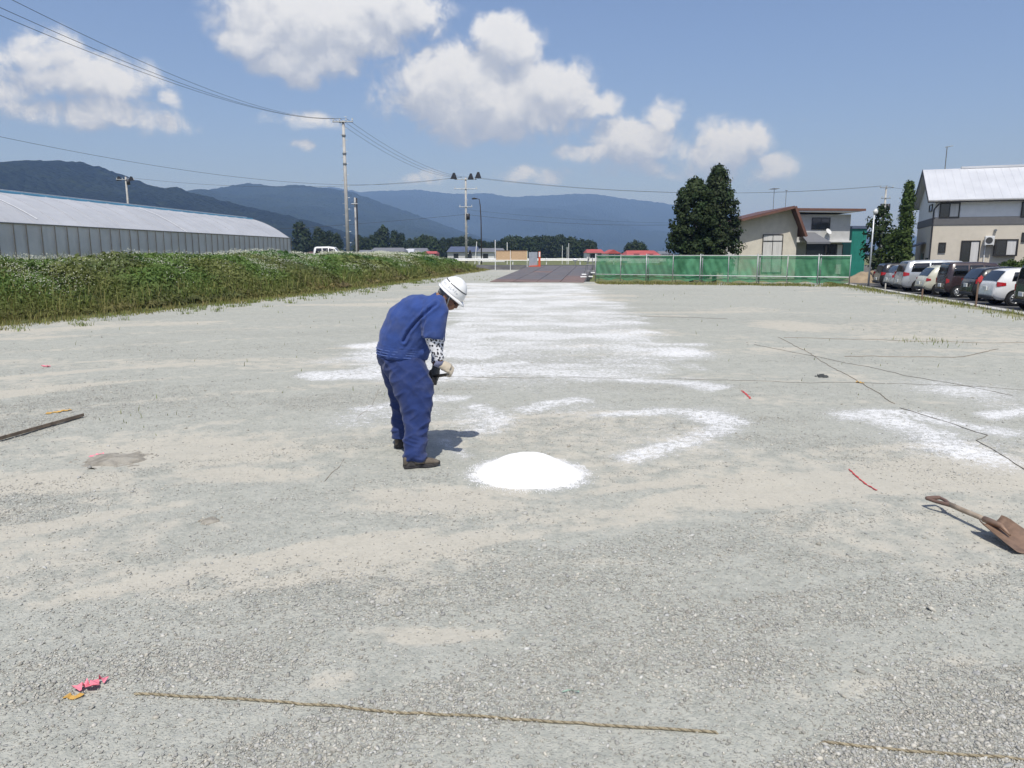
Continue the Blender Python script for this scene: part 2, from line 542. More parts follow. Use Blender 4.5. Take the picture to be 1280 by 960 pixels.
def yard_material():
    m = bpy.data.materials.new('yard_gravel')
    m.use_nodes = True
    k = NT(m.node_tree)
    bs = m.node_tree.nodes['Principled BSDF']
    co = k.n('ShaderNodeTexCoord').outputs['Object']
    msk = k.n('ShaderNodeVertexColor', layer_name='Col')
    lime, dust, coarse = k.sep(msk.outputs[0])[:3]
    grs = k.n('ShaderNodeAttribute', attribute_name='grassy').outputs['Fac']
    big = k.noise(co, .55, 5.0, .6)
    mid = k.noise(co, 4.5, 5.0, .65)
    fine = k.noise(co, 48.0, 5.0, .7)
    tiny = k.noise(co, 170.0, 3.0, .7)
    ved = k.voro(co, 42.0, 'F1', 'Distance')
    vcol = k.voro(co, 42.0, 'F1', 'Color')
    vf = k.voro(co, 95.0, 'F1', 'Distance')
    vs = k.sep(vcol)[0]
    grey = k.mix(k.ramp(mid, .3, .7), (.318, .325, .288), (.394, .399, .356))
    grey = k.mix(k.m('MULTIPLY', k.ramp(vs, .1, .9), .55), grey, (.47, .465, .405))
    grey = k.mix(k.m('MULTIPLY', k.ramp(fine, .55, .72), .45), grey, (.27, .268, .235))
    sand = k.mix(k.ramp(fine, .3, .7), (.455, .410, .335), (.555, .508, .420))
    dm = k.ramp(k.m('ADD', dust, k.m('MULTIPLY', k.m('SUBTRACT', mid, .5), 1.3)), .40, .80)
    col = k.mix(k.m('MULTIPLY', dm, .56), grey, sand)
    col = k.mix(k.m('MULTIPLY', k.ramp(big, .5, .72), .25), col, (.37, .365, .32))
    smooth_ = k.ramp(dm, 0, 1, out=(1.0, .35))
    col = k.mix(k.m('MULTIPLY', k.m('MULTIPLY', k.ramp(tiny, .6, .78), .35), smooth_), col, (.20, .20, .18))
    spot = k.noise(co, 10.0, 6.0, .78)
    col = k.mix(k.m('MULTIPLY', k.m('MULTIPLY', k.ramp(spot, .56, .70), .42), smooth_), col, (.225, .228, .205, 1))
    col = k.mix(k.m('MULTIPLY', k.ramp(spot, .46, .34), .30), col, (.47, .465, .42, 1))
    gr = k.mix(k.ramp(fine, .35, .65), (.15, .155, .055), (.28, .25, .12))
    gm = k.ramp(k.m('ADD', grs, k.m('MULTIPLY', k.m('SUBTRACT', mid, .5), 1.2)), .35, .95)
    col = k.mix(k.m('MULTIPLY', gm, .75), col, gr)
    grain = k.m('ADD', k.m('MULTIPLY', k.noise(co, 70.0, 4.0, .8), .66), k.m('MULTIPLY', k.noise(co, 14.0, 3.0, .6), .34))
    th = k.m('SUBTRACT', .645, k.m('MULTIPLY', lime, .29))
    lm = k.ramp(grain, k.m('SUBTRACT', th, .055), k.m('ADD', th, .055))
    lm = k.m('MULTIPLY', lm, k.ramp(lime, .02, .12))
    lm = k.m('MAXIMUM', lm, k.m('MULTIPLY', k.ramp(lime, .05, 1.0), .30))
    col = k.mix(k.m('MULTIPLY', lm, .9), col, (.74, .74, .735))
    k.put(bs.inputs['Base Color'], col)
    bs.inputs['Roughness'].default_value = .95
    bs.inputs['Specular IOR Level'].default_value = .12
    stone = k.m('MULTIPLY', k.ramp(ved, .0, .6, out=(1.0, 0.0)), k.m('ADD', .25, coarse))
    h = k.m('ADD', k.m('MULTIPLY', stone, .9), k.m('MULTIPLY', k.ramp(vf, 0, .6, out=(1.0, 0.0)), .35))
    h = k.m('ADD', h, k.m('MULTIPLY', fine, .6))
    h = k.m('MULTIPLY', h, k.m('MULTIPLY', k.ramp(lm, 0, 1, out=(1.0, .35)), smooth_))
    k.put(bs.inputs['Normal'], k.bump(h, .8, .012))
    MATS['yard'] = m
yard_material()
yard = tag(link('yard', me, 'yard'), 'pale grey crushed gravel yard with white lime streaks', kind='structure')
del yard['label']

# wide flat land out to the foot of the hills
def land_material():
    m = bpy.data.materials.new('fields')
    m.use_nodes = True
    k = NT(m.node_tree)
    bs = m.node_tree.nodes['Principled BSDF']
    co = k.n('ShaderNodeTexCoord').outputs['Object']
    plots = k.voro(k.map(co, (.016, .009, 0)), 1.0, 'F1', 'Color', .6)
    f = k.noise(co, .8, 6.0, .65)
    c = k.mix(k.sep(plots)[0], (.075, .115, .03), (.135, .15, .05))
    c = k.mix(k.ramp(f, .35, .7), c, (.17, .155, .075))
    k.put(bs.inputs['Base Color'], c)
    bs.inputs['Roughness'].default_value = 1.0
    MATS['land'] = m
land_material()
mb = MB()
R = 9000.0
mb.add([(-R, -400, -.55), (R, -400, -.55), (R, R, -.55), (-R, R, -.55)], [(0, 1, 2, 3)])
tag(mb.build('field_land', 'land'), kind='structure')

# ---------------------------------------------------------------- parking lot with its concrete kerb
mat('asphalt', (.085, .085, .088), .9, var=.18, scale=1.2, bump=.4, bscale=120, bdist=.006, dirt=(.2, .19, .17), dirt_amt=.5, dirt_scale=.6)
mat('concrete', (.47, .46, .43), .85, var=.12, scale=3, bump=.25, bscale=60)
mb = MB()
KERB = [(16.2, 21.0), (18.7, 33.0), (20.6, 43.0), (22.4, 52.0)]
far = [(44, 18), (44, 62)]
mb.add([(16.9, 18, -.36), (44, 18, -.36), (44, 62, -.36), (24.5, 62, -.36), (22.65, 52, -.36), (20.85, 43, -.36), (18.95, 33, -.36), (16.45, 21, -.36)], [tuple(range(8))])
tag(mb.build('parking_lot', 'asphalt'), kind='structure')
kerb = MB()
for (a, b) in zip(KERB[:-1], KERB[1:]):
    n = int(math.hypot(b[0] - a[0], b[1] - a[1]) / 2.0)
    for i in range(n):
        p = Vector((*a, 0)).lerp(Vector((*b, 0)), i / n); q = Vector((*a, 0)).lerp(Vector((*b, 0)), (i + .992) / n)
        w = Vector((.42, -.07, 0))
        z0, z1 = -.55, -.21
        kerb.hexa([p + Vector((0, 0, z0)), p + w + Vector((0, 0, z0)), q + w + Vector((0, 0, z0)), q + Vector((0, 0, z0))],
                  [p + Vector((0, 0, z1)), p + w + Vector((0, 0, z1)), q + w + Vector((0, 0, z1)), q + Vector((0, 0, z1))])
tag(kerb.build('kerb', 'concrete'), kind='structure')

# ---------------------------------------------------------------- steel road plates on the way out, the public road and its verge
def steel_material():
    m = mat('steel_plate', (.150, .135, .132), .55, .25, .25, 1.1, bump=.25, bscale=25, dirt=(.20, .135, .115), dirt_amt=.6, dirt_scale=.35)
    return m
steel_material()
mat('rusty_plate', (.20, .135, .115), .65, .15, .25, 1.1, bump=.25, bscale=25, dirt=(.16, .13, .125), dirt_amt=.7, dirt_scale=.5)
FL, FR, BL, BR = G(612, 352.5), G(730, 353.5), Vector((1.85, 80, .40)), Vector((8.6, 80, .40))
FL.z = FR.z = .03
ramp = empty('plate_ramp', (0, 0, 0))
tag(ramp, kind='structure')
base = MB()
base.hexa([FL + Vector((-.05, -.05, -.5)), FR + Vector((.05, -.05, -.5)), BR + Vector((.05, .3, -1.0)), BL + Vector((-.05, .3, -1.0))],
          [FL + Vector((-.05, -.05, -.035)), FR + Vector((.05, -.05, -.035)), BR + Vector((.05, .3, -.035)), BL + Vector((-.05, .3, -.035))])
base.build('ramp_bed', 'asphalt', ramp)
NR, NCOL = 11, 4
for i in range(NR):
    for j in range(NCOL):
        def q(u, v):
            return FL.lerp(FR, u).lerp(BL.lerp(BR, u), v)
        e = .003
        a = [q(j / NCOL + e, i / NR + e / 3), q((j + 1) / NCOL - e, i / NR + e / 3), q((j + 1) / NCOL - e, (i + 1) / NR - e / 3), q(j / NCOL + e, (i + 1) / NR - e / 3)]
        up = Vector((0, 0, random.uniform(.0, .006)))
        p = MB().hexa([x + Vector((0, 0, -.03)) for x in a], [x + up for x in a]).build('steel_plate', 'rusty_plate' if (i == 0 or (i < 3 and j == 3) or (i == 5 and j == 1)) else 'steel_plate', ramp)
mb = MB()
mb.hexa([(-60, 80.4, -.6), (60, 80.4, -.6), (60, 88, -.6), (-60, 88, -.6)], [(-60, 81.2, .38), (60, 81.2, .38), (60, 87.5, .40), (-60, 87.5, .40)])
tag(mb.build('public_road', 'asphalt'), kind='structure')
mat('verge', (.19, .20, .075), 1.0, var=.3, scale=1.2, bump=.6, bscale=14, bdist=.05)
mb = MB()
mb.hexa([(-60, 88.02, -.6), (60, 88.02, -.6), (60, 97, -.6), (-60, 97, -.6)], [(-60, 88.02, .42), (60, 88.02, .42), (60, 94, .36), (-60, 94, .36)])
tag(mb.build('road_verge', 'verge'), kind='structure')

# ---------------------------------------------------------------- loose stones on the yard (nobody could count them)
def stones():
    ico = np.array([(0, 0, 1), (.894, 0, .447), (.276, .851, .447), (-.724, .526, .447), (-.724, -.526, .447), (.276, -.851, .447),
                    (.724, .526, -.447), (-.276, .851, -.447), (-.894, 0, -.447), (-.276, -.851, -.447), (.724, -.526, -.447), (0, 0, -1)])
    icf = np.array([(0, 1, 2), (0, 2, 3), (0, 3, 4), (0, 4, 5), (0, 5, 1), (1, 6, 2), (2, 7, 3), (3, 8, 4), (4, 9, 5), (5, 10, 1),
                    (2, 6, 7), (3, 7, 8), (4, 8, 9), (5, 9, 10), (1, 10, 6), (11, 7, 6), (11, 8, 7), (11, 9, 8), (11, 10, 9), (11, 6, 10)])
    octv = np.array([(1, 0, 0), (0, 1, 0), (-1, 0, 0), (0, -1, 0), (0, 0, 1.), (0, 0, -.6)])
    ocf = np.array([(0, 1, 4), (1, 2, 4), (2, 3, 4), (3, 0, 4), (1, 0, 5), (2, 1, 5), (3, 2, 5), (0, 3, 5)])
    out = []
    for base_v, base_f, n, lo, hi, ymax, pw in ((octv, ocf, 200000, .0028, .0080, 10.0, 1.55), (ico, icf, 17000, .006, .013, 15.0, 1.6), (ico, icf, 420, .012, .022, 20.0, 1.2)):
        Y = 2.0 + (ymax - 2.0) * RNG.random(n * 5 // 2) ** pw
        X = (RNG.random(n * 5 // 2) * 2 - 1) * (Y * .74 + .4)
        du, cs = site_masks(X, Y)
        li = lime_cover(X, Y)
        keep = RNG.random(n * 5 // 2) < (.13 + .85 * cs) * (1 - .72 * du) * (1 - .9 * li)
        keep &= np.hypot(X - PILE.x, Y - PILE.y) > .62
        X, Y = X[keep][:n], Y[keep][:n]
        m = len(X)
        s = lo + (hi - lo) * RNG.random(m) ** 2.2
        sc = s[:, None] * np.stack([.75 + .6 * RNG.random(m), .6 + .5 * RNG.random(m), .45 + .35 * RNG.random(m)], 1)
        V = base_v[None] * (1 + .75 * (RNG.random((m, len(base_v), 1)) - .5)) * sc[:, None, :]
        th = RNG.random(m) * 6.283
        c, sn = np.cos(th)[:, None], np.sin(th)[:, None]
        x, y = V[..., 0] * c - V[..., 1] * sn, V[..., 0] * sn + V[..., 1] * c
        tilt = (RNG.random((m, 1)) - .5) * .9
        z = V[..., 2] + x * tilt
        z0 = site_height(X, Y) + s * .22
        V = np.stack([x + X[:, None], y + Y[:, None], z + z0[:, None]], -1)
        g = .27 + .24 * RNG.random(m) ** 1.2
        warm = RNG.random(m)
        col = np.stack([g * (1 + .06 * warm), g * 1.0, g * (.95 - .10 * warm)], 1)
        F = base_f[None] + (np.arange(m) * len(base_v))[:, None, None]
        out.append((V.reshape(-1, 3), F.reshape(-1, 3), np.repeat(col, len(base_v), 0)))
    V, F, K, b = [], [], [], 0
    for v, f, c in out:
        V.append(v); F.append(f + b); K.append(c); b += len(v)
    mat('stone', (1, 1, 1), .95, var=.14, scale=60, attr=True, spec=.15)
    me = npmesh('gravel', np.concatenate(V), np.concatenate(F), np.concatenate(K))
    tag(link('gravel', me, 'stone'), 'loose grey gravel stones strewn over the yard', 'gravel', kind='stuff')
stones()
# ================================================================ HILLS
def hill_material(name, c0, c1):
    m = bpy.data.materials.new(name)
    m.use_nodes = True
    k = NT(m.node_tree)
    bs = m.node_tree.nodes['Principled BSDF']
    co = k.n('ShaderNodeTexCoord').outputs['Object']
    a = k.noise(co, .006, 6.0, .62)
    b = k.voro(co, .07, 'F1', 'Distance')
    b2 = k.noise(co, .03, 5.0, .7)
    c = k.mix(k.ramp(a, .35, .68), (*c0, 1), (*c1, 1))
    c = k.mix(k.m('MULTIPLY', k.ramp(b2, .5, .75), .6), c, (.040, .055, .024, 1))
    k.put(bs.inputs['Base Color'], c)
    bs.inputs['Roughness'].default_value = 1.0
    bs.inputs['Specular IOR Level'].default_value = 0.0
    h = k.m('ADD', k.m('MULTIPLY', b, -1.0), k.m('MULTIPLY', b2, .8))
    k.put(bs.inputs['Normal'], k.bump(h, .9, 9.0))
    MATS[name] = m
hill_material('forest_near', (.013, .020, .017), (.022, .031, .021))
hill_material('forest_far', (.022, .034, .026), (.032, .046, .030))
def hills(name, crest, D, run, mtl, seed, rough, trees):
    px = np.arange(-260, 1560, 2.0)
    cx = np.interp(px, [c[0] for c in crest], [c[1] for c in crest])
    pts = [P(a, b, D) for a, b in zip(px, cx)]
    X = np.array([p.x for p in pts]); Z = np.array([p.z for p in pts])
    rows = np.concatenate([np.linspace(0, 1, 44), [1.04, 1.12, 1.25]])
    V = []
    for v in rows:
        sh = min(v, 1.0) ** 1.25 if v <= 1 else 1 - (v - 1) * 2.2
        Y = D - run * (1 - v) + np.zeros_like(X)
        spur = fbm(X / (rough * 9) + seed + v * .5, v * 2.2 + np.zeros_like(X), oct=4)
        z = Z * (sh + (spur - .5) * .85 * math.sin(math.pi * min(v, 1)) * .8)
        z = z + (fbm(X / trees, Y / trees, oct=3) - .5) * trees * .55 * min(1, v * 3)
        V.append(np.stack([X, Y, np.maximum(z, -.5) - (1 - v if v < .05 else 0) * 1.0 * 0], -1))
    V = np.array(V)
    n, m = V.shape[:2]
    V[0, :, 2] = -.54
    ii = np.arange(n * m).reshape(n, m)
    F = np.stack([ii[:-1, :-1], ii[:-1, 1:], ii[1:, 1:], ii[1:, :-1]], -1).reshape(-1, 4)
    tag(link(name, npmesh(name, V.reshape(-1, 3), F, smooth=True), mtl), kind='structure')
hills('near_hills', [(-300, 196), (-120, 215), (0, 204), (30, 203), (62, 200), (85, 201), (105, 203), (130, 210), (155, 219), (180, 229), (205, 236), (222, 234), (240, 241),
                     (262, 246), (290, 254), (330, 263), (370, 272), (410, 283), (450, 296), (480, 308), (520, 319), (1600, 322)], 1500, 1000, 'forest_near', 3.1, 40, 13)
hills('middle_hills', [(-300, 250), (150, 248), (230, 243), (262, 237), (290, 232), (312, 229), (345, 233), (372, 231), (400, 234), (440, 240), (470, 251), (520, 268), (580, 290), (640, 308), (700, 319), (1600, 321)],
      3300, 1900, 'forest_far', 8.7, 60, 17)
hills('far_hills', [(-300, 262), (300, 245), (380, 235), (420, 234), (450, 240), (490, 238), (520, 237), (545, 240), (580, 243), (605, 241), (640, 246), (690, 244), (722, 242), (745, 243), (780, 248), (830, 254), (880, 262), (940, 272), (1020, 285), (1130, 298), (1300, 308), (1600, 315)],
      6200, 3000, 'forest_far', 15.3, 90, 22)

# ================================================================ FOLIAGE HELPERS
def leaf_quads(cen, nrm, size, aspect=1.6):
    """rhombic leaf faces: cen (n,3), nrm (n,3), size (n,)"""
    n = len(cen)
    nrm = nrm / (np.linalg.norm(nrm, axis=1, keepdims=True) + 1e-9)
    r = RNG.normal(size=(n, 3))
    u = np.cross(nrm, r); u /= (np.linalg.norm(u, axis=1, keepdims=True) + 1e-9)
    w = np.cross(nrm, u)
    s = size[:, None]
    V = np.stack([cen - u * s * .5 * aspect, cen + w * s * .42 + nrm * s * .12, cen + u * s * .5 * aspect, cen - w * s * .42 + nrm * s * .12], 1)
    return V.reshape(-1, 3), np.arange(n * 4).reshape(n, 4)
def foliage_mat(name, col, var=.25, trans=.25):
    m = bpy.data.materials.new(name)
    m.use_nodes = True
    t = m.node_tree
    k = NT(t)
    bs = t.nodes['Principled BSDF']
    a = k.n('ShaderNodeVertexColor', layer_name='Col').outputs[0]
    c = k.mix(1.0, (*col, 1), a, 'MULTIPLY')
    k.put(bs.inputs['Base Color'], c)
    bs.inputs['Roughness'].default_value = .6
    bs.inputs['Specular IOR Level'].default_value = .12
    tr = k.n('ShaderNodeBsdfTranslucent')
    k.put(tr.inputs[0], k.mix(1.0, c, (1.1, 1.25, .6, 1), 'MULTIPLY'))
    mx = k.n('ShaderNodeMixShader')
    mx.inputs[0].default_value = trans
    k.put(mx.inputs[1], bs.outputs[0]); k.put(mx.inputs[2], tr.outputs[0])
    k.put(t.nodes['Material Output'].inputs[0], mx.outputs[0])
    MATS[name] = m
foliage_mat('conifer_leaf', (.034, .055, .026), trans=.15)
foliage_mat('broad_leaf', (.055, .095, .028), trans=.25)
foliage_mat('weed_leaf', (.112, .175, .048), trans=.3)
foliage_mat('grass_blade', (.19, .21, .075), trans=.3)
foliage_mat('flower', (.50, .51, .42), trans=.2)
foliage_mat('dark_leaf', (.034, .058, .024), trans=.18)
mat('bark', (.11, .085, .06), .95, var=.3, scale=8, bump=.6, bscale=20, bdist=.02)

def crown_mesh(name, H, z0, prof, nclump, per, leaf, seed, flat=.8, inner=.35, wob=.3):
    """prof(t)->radius at height fraction t; clumps of leaves spread through the whole crown"""
    g = np.random.default_rng(seed)
    t = g.random(nclump) ** .9
    ang = g.random(nclump) * 6.283
    rad = np.array([prof(x) for x in t])
    lump = 1 + wob * (2 * fbm(np.cos(ang) * 1.6 + seed, np.sin(ang) * 1.6 + t * 4.0, oct=3) - 1)
    rr = rad * lump * np.sqrt(inner ** 2 + (1 - inner ** 2) * g.random(nclump))
    cc = np.stack([rr * np.cos(ang), rr * np.sin(ang), z0 + (H - z0) * t], 1)
    cs = leaf * (1.6 + 1.6 * g.random(nclump)) 
    off = g.normal(size=(nclump, per, 3)); off /= np.linalg.norm(off, axis=2, keepdims=True)
    off *= (g.random((nclump, per, 1)) ** .5)
    off[..., 2] *= flat
    cen = (cc[:, None] + off * cs[:, None, None]).reshape(-1, 3)
    nr = (off * .9 + np.stack([np.cos(ang), np.sin(ang), .7 + 0 * ang], 1)[:, None] * .5 + g.normal(size=off.shape) * .45).reshape(-1, 3)
    V, F = leaf_quads(cen, nr, leaf * (.7 + .6 * g.random(len(cen))))
    tone = np.repeat(.7 + .6 * g.random(nclump), per) * (.85 + .3 * g.random(len(cen)))
    col = np.stack([tone * (1 + .25 * np.repeat(g.random(nclump), per)), tone, tone * .95], 1)
    return npmesh(name, V, F, np.repeat(col, 4, 0))
def trunk_mesh(H, r, limbs, seed, reach=.5):
    g = random.Random(seed)
    mb = MB()
    pts = [(g.uniform(-.03, .03) * H * i / 6, g.uniform(-.03, .03) * H * i / 6, H * i / 6 - (.25 if i == 0 else 0)) for i in range(7)]
    mb.tube(pts, [r * (1.15 - .16 * i) for i in range(7)], 8)
    for i in range(limbs):
        z = H * g.uniform(.25, .9); a = g.uniform(0, 6.28); L = reach * g.uniform(.5, 1)
        p = Vector((0, 0, z))
        q = p + Vector((math.cos(a) * L, math.sin(a) * L, L * g.uniform(.2, .7)))
        mb.tube([p, p.lerp(q, .5) + Vector((0, 0, -.04 * L)), q], [r * .4, r * .28, r * .1], 5)
    return mb
def make_tree(name, label, cat, loc, H, z0, prof, nclump, per, leaf, mtl, seed, trunk_r=.12, limbs=10, group=None, **kw):
    t = empty(name, loc, 0, label, cat, group)
    trunk_mesh(H * .93, trunk_r, limbs, seed, reach=max(prof(.3), .3) * .8).build('trunk', 'bark', t, True)
    link('crown', crown_mesh('crown', H, z0, prof, nclump, per, leaf, seed, **kw), mtl, t)
    return t

# ================================================================ WEED BANK ALONG THE LEFT
def bank_profile(s):
    return np.interp(s, [-.6, 0, .8, 2.0, 3.6, 5.0, 8.0, 9.5, 11.5], [-.12, .0, .15, .52, .92, 1.04, 1.0, .6, -.6])
def bank_end(Y):
    return 1 - sstep(Y, 70, 79)
def bank_z(X, Y):
    s = edge_left(Y) - X
    return bank_profile(s) * np.where(s < 9, .12 + .88 * bank_end(Y), 1) + (fbm(X * .5, Y * .5, oct=3) - .5) * .25 * sstep(s, .4, 1.6)
mat('bank_soil', (.105, .115, .045), 1.0, var=.35, scale=2.5, bump=.7, bscale=12, bdist=.06)
yy = np.concatenate([np.arange(-6, 80.1, .5)]); ss = np.concatenate([np.arange(-.6, 9.01, .3), [9.5, 10.5, 11.5]])
BY, BS = np.meshgrid(yy, ss)
BX = edge_left(BY) - BS
BZ = bank_z(BX, BY)
ii = np.arange(BX.size).reshape(BX.shape)
F = np.stack([ii[:-1, :-1], ii[:-1, 1:], ii[1:, 1:], ii[1:, :-1]], -1).reshape(-1, 4)
tag(link('earth_bank', npmesh('earth_bank', np.stack([BX, BY, BZ], -1).reshape(-1, 3), F, smooth=True), 'bank_soil'), kind='structure')

def weeds():
    # leafy plants: clumps of leaves
    n = 24000
    Y = 15 + 64 * RNG.random(n) ** 1.25
    s = .5 + 6.2 * RNG.random(n) ** 1.1
    X = edge_left(Y) - s
    kind = fbm(X * .55, Y * .4, oct=3)
    h = (.10 + .52 * sstep(s, .3, 2.2)) * (.35 + 1.15 * fbm(X * .8 + 3, Y * .6, oct=3)) * (.25 + .75 * bank_end(Y - 2))
    z = bank_z(X, Y)
    per = 13
    k = np.repeat(np.arange(n), per)
    u = RNG.random(n * per)
    sp = (.10 + .004 * Y[k]) * (1.0 + .8 * RNG.random(n * per))
    an = RNG.random(n * per) * 6.283
    cen = np.stack([X[k] + np.cos(an) * sp, Y[k] + np.sin(an) * sp, z[k] + h[k] * (.1 + .9 * u ** .8)], 1)
    nr = np.stack([np.cos(an) * .7, np.sin(an) * .7, .5 + .6 * RNG.random(n * per)], 1) + RNG.normal(size=(n * per, 3)) * .35
    size = (.034 + .0017 * Y[k]) * (.6 + .8 * RNG.random(n * per)) * np.where(kind[k] > .56, 1.35, .85)
    V, F = leaf_quads(cen, nr, size, 1.9)
    dark = sstep(kind, .55, .68); ol = sstep(fbm(X * .35 + 20, Y * .3, oct=3), .5, .66)
    low = 1 - sstep(s, .4, 2.0)
    tone = (.7 + .6 * RNG.random(n)) * (.75 + .5 * fbm(X * 1.4, Y * 1.1 + 7, oct=2))
    r = tone * (1 - .4 * dark + .45 * ol + .45 * low); g = tone * (1 - .22 * dark + .04 * ol - .05 * low); b = tone * (1 - .15 * dark + .35 * ol + .2 * low)
    col = np.stack([r, g, b], 1)[k] * (.8 + .4 * RNG.random((n * per, 1)))
    tag(link('weeds', npmesh('weeds', V, F, np.repeat(col, 4, 0)), 'weed_leaf'), 'dense green leafy weeds covering the earth bank', 'weeds', kind='stuff')
    # grass blades, thick along the foot of the bank, thin on the yard edge, by the net fence and by the kerb
    def blades(X, Y, z, h, wd, dry):
        n = len(X)
        an = RNG.random(n) * 6.283
        lean = .25 + .5 * RNG.random(n)
        a = np.stack([np.cos(an), np.sin(an), 0 * an], 1)
        b = np.stack([-np.sin(an), np.cos(an), 0 * an], 1)
        base = np.stack([X, Y, z], 1)
        mid = base + a * (lean * h * .28)[:, None] + np.stack([0 * h, 0 * h, h * .6], 1)
        tip = base + a * (lean * h * .85)[:, None] + np.stack([0 * h, 0 * h, h], 1)
        V = np.stack([base - b * wd[:, None], base + b * wd[:, None], mid + b * wd[:, None] * .7, mid - b * wd[:, None] * .7, tip], 1).reshape(-1, 3)
        o = (np.arange(n) * 5)[:, None]
        F = np.concatenate([o + np.array([[0, 1, 2, 3]])]), o + np.array([[3, 2, 4, 4]])
        tone = .7 + .6 * RNG.random(n)
        col = np.stack([tone * (.75 + .75 * dry), tone * (.95 + .15 * dry), tone * (.6 + .8 * dry)], 1)
        return V, F[0], o + np.array([[3, 2, 4]]), np.repeat(col, 5, 0)
    parts = []
    n = 34000
    Y = 14 + 66 * RNG.random(n) ** 1.4
    s = -.9 + 2.6 * RNG.random(n) ** .7
    ragged = (fbm(Y * .9, Y * 0 + 4, oct=3) - .5) * 2.2
    X = edge_left(Y) - s + ragged * .5
    parts.append(blades(X, Y, np.maximum(bank_z(X, Y), site_height(X, Y)) - .01, (.10 + .18 * RNG.random(n)) * (.35 + .85 * sstep(s, -.8, .8)), .004 + .00032 * Y, np.clip(.35 + .6 * RNG.random(n), 0, 1)))
    n = 30000
    Y = 15 + 64 * RNG.random(n) ** 1.2
    s = .3 + 6.5 * RNG.random(n)
    X = edge_left(Y) - s
    parts.append(blades(X, Y, bank_z(X, Y), .30 + .55 * RNG.random(n) ** 1.5, .004 + .00030 * Y, .0 + .75 * RNG.random(n)))
    n = 2600                                       # scattered tufts on the gravel near the bank
    tx, ty = [], []
    for _ in range(190):
        yq = random.uniform(17, 50); xq = float(edge_left(yq)) + abs(random.gauss(0, 1.1)) + .2
        for _ in range(14):
            tx.append(xq + random.gauss(0, .10)); ty.append(yq + random.gauss(0, .10))
    X, Y = np.array(tx), np.array(ty)
    parts.append(blades(X, Y, site_height(X, Y) - .01, .05 + .12 * RNG.random(len(X)), .004 + .00025 * Y, .4 * RNG.random(len(X))))
    n = 9000                                       # foot of the net fence
    X = 5.0 + 14 * RNG.random(n); Y = 44.2 + (X - 5) * -.26 + RNG.normal(size=n) * .55
    keep = fbm(X * .9, Y * .9, oct=3) + .25 * RNG.random(n) > .58
    X, Y = X[keep], Y[keep]
    parts.append(blades(X, Y, site_height(X, Y) - .02, .08 + .22 * RNG.random(len(X)) * fbm(X * .5, Y * .1, oct=2), .016 + 0 * X, .3 + .6 * RNG.random(len(X))))
    n = 9000                                       # strip above the kerb
    Y = 19 + 27 * RNG.random(n); X = edge_right(Y) + .2 + RNG.normal(size=n) * .5
    keep = fbm(X * .9 + 8, Y * .9, oct=3) + .25 * RNG.random(n) > .60
    X, Y = X[keep], Y[keep]
    zz = site_height(X, Y) - .62 * sstep(X, edge_right(Y), edge_right(Y) + 1.6)
    parts.append(blades(X, Y, zz - .02, .06 + .14 * RNG.random(len(X)), .010 + 0 * X, .2 + .6 * RNG.random(len(X))))
    n = 2200                                       # sprouts here and there on the yard
    tx, ty = [], []
    for (px, py, q, sp) in ((330, 372, 30, .4), (345, 370, 30, .4), (450, 366, 40, .4), (400, 368, 20, .8), (160, 526, 8, .3), (158, 520, 8, .2), (1160, 428, 90, .35), (820, 352, 60, .4), (600, 350, 90, 1.0), (620, 346, 80, 1.5)):
        c = G(px, py)
        for _ in range(q):
            tx.append(c.x + random.gauss(0, sp)); ty.append(c.y + random.gauss(0, sp))
    for _ in range(200):
        yq = random.uniform(9, 40)
        tx.append(random.uniform(-.6, .6) * yq); ty.append(yq)
    X, Y = np.array(tx), np.array(ty)
    keep = (X > edge_left(Y)) & (X < edge_right(Y)) & (lime_cover(X, Y) < .3)
    X, Y = X[keep], Y[keep]
    parts.append(blades(X, Y, site_height(X, Y) - .01, .03 + .08 * RNG.random(len(X)), .003 + .0002 * Y, .5 * RNG.random(len(X))))
    V = np.concatenate([p[0] for p in parts]); K = np.concatenate([p[3] for p in parts])
    off = np.cumsum([0] + [len(p[0]) for p in parts[:-1]])
    T = np.concatenate([np.concatenate([p[1][:, [0, 1, 2]], p[1][:, [0, 2, 3]], p[2]]) + o for p, o in zip(parts, off)])
    tag(link('grass', npmesh('grass', V, T, K), 'grass_blade'), 'yellowish grass along the foot of the bank and yard edges', 'grass', kind='stuff')
    # white fleabane heads along the top of the bank
    n = 110000
    Y = 16 + 60 * RNG.random(n) ** 1.2
    s = 1.1 + 5.9 * RNG.random(n) ** .75
    X = edge_left(Y) - s
    cl = fbm(X * .7 + 40, Y * .5, oct=3)
    keep = (cl + .22 * RNG.random(n) + .03 * (s - 3)) > .665
    X, Y, s = X[keep], Y[keep], s[keep]
    n = len(X)
    hh = (.28 + .50 * RNG.random(n)) * (.6 + .8 * fbm(X * .8 + 3, Y * .6, oct=3)) * (.35 + .65 * bank_end(Y - 2))
    cen = np.stack([X, Y, bank_z(X, Y) + hh], 1)
    nr = np.stack([RNG.normal(size=n) * .4, -.5 + RNG.normal(size=n) * .4, .8 + 0 * X], 1)
    V, F = leaf_quads(cen, nr, (.014 + .00070 * Y) * (.7 + .6 * RNG.random(n)), 1.1)
    tag(link('wild_flowers', npmesh('wild_flowers', V, F, np.ones((len(V), 3))), 'flower'), 'tiny white wild flowers scattered along the bank top', 'flowers', kind='stuff')
weeds()
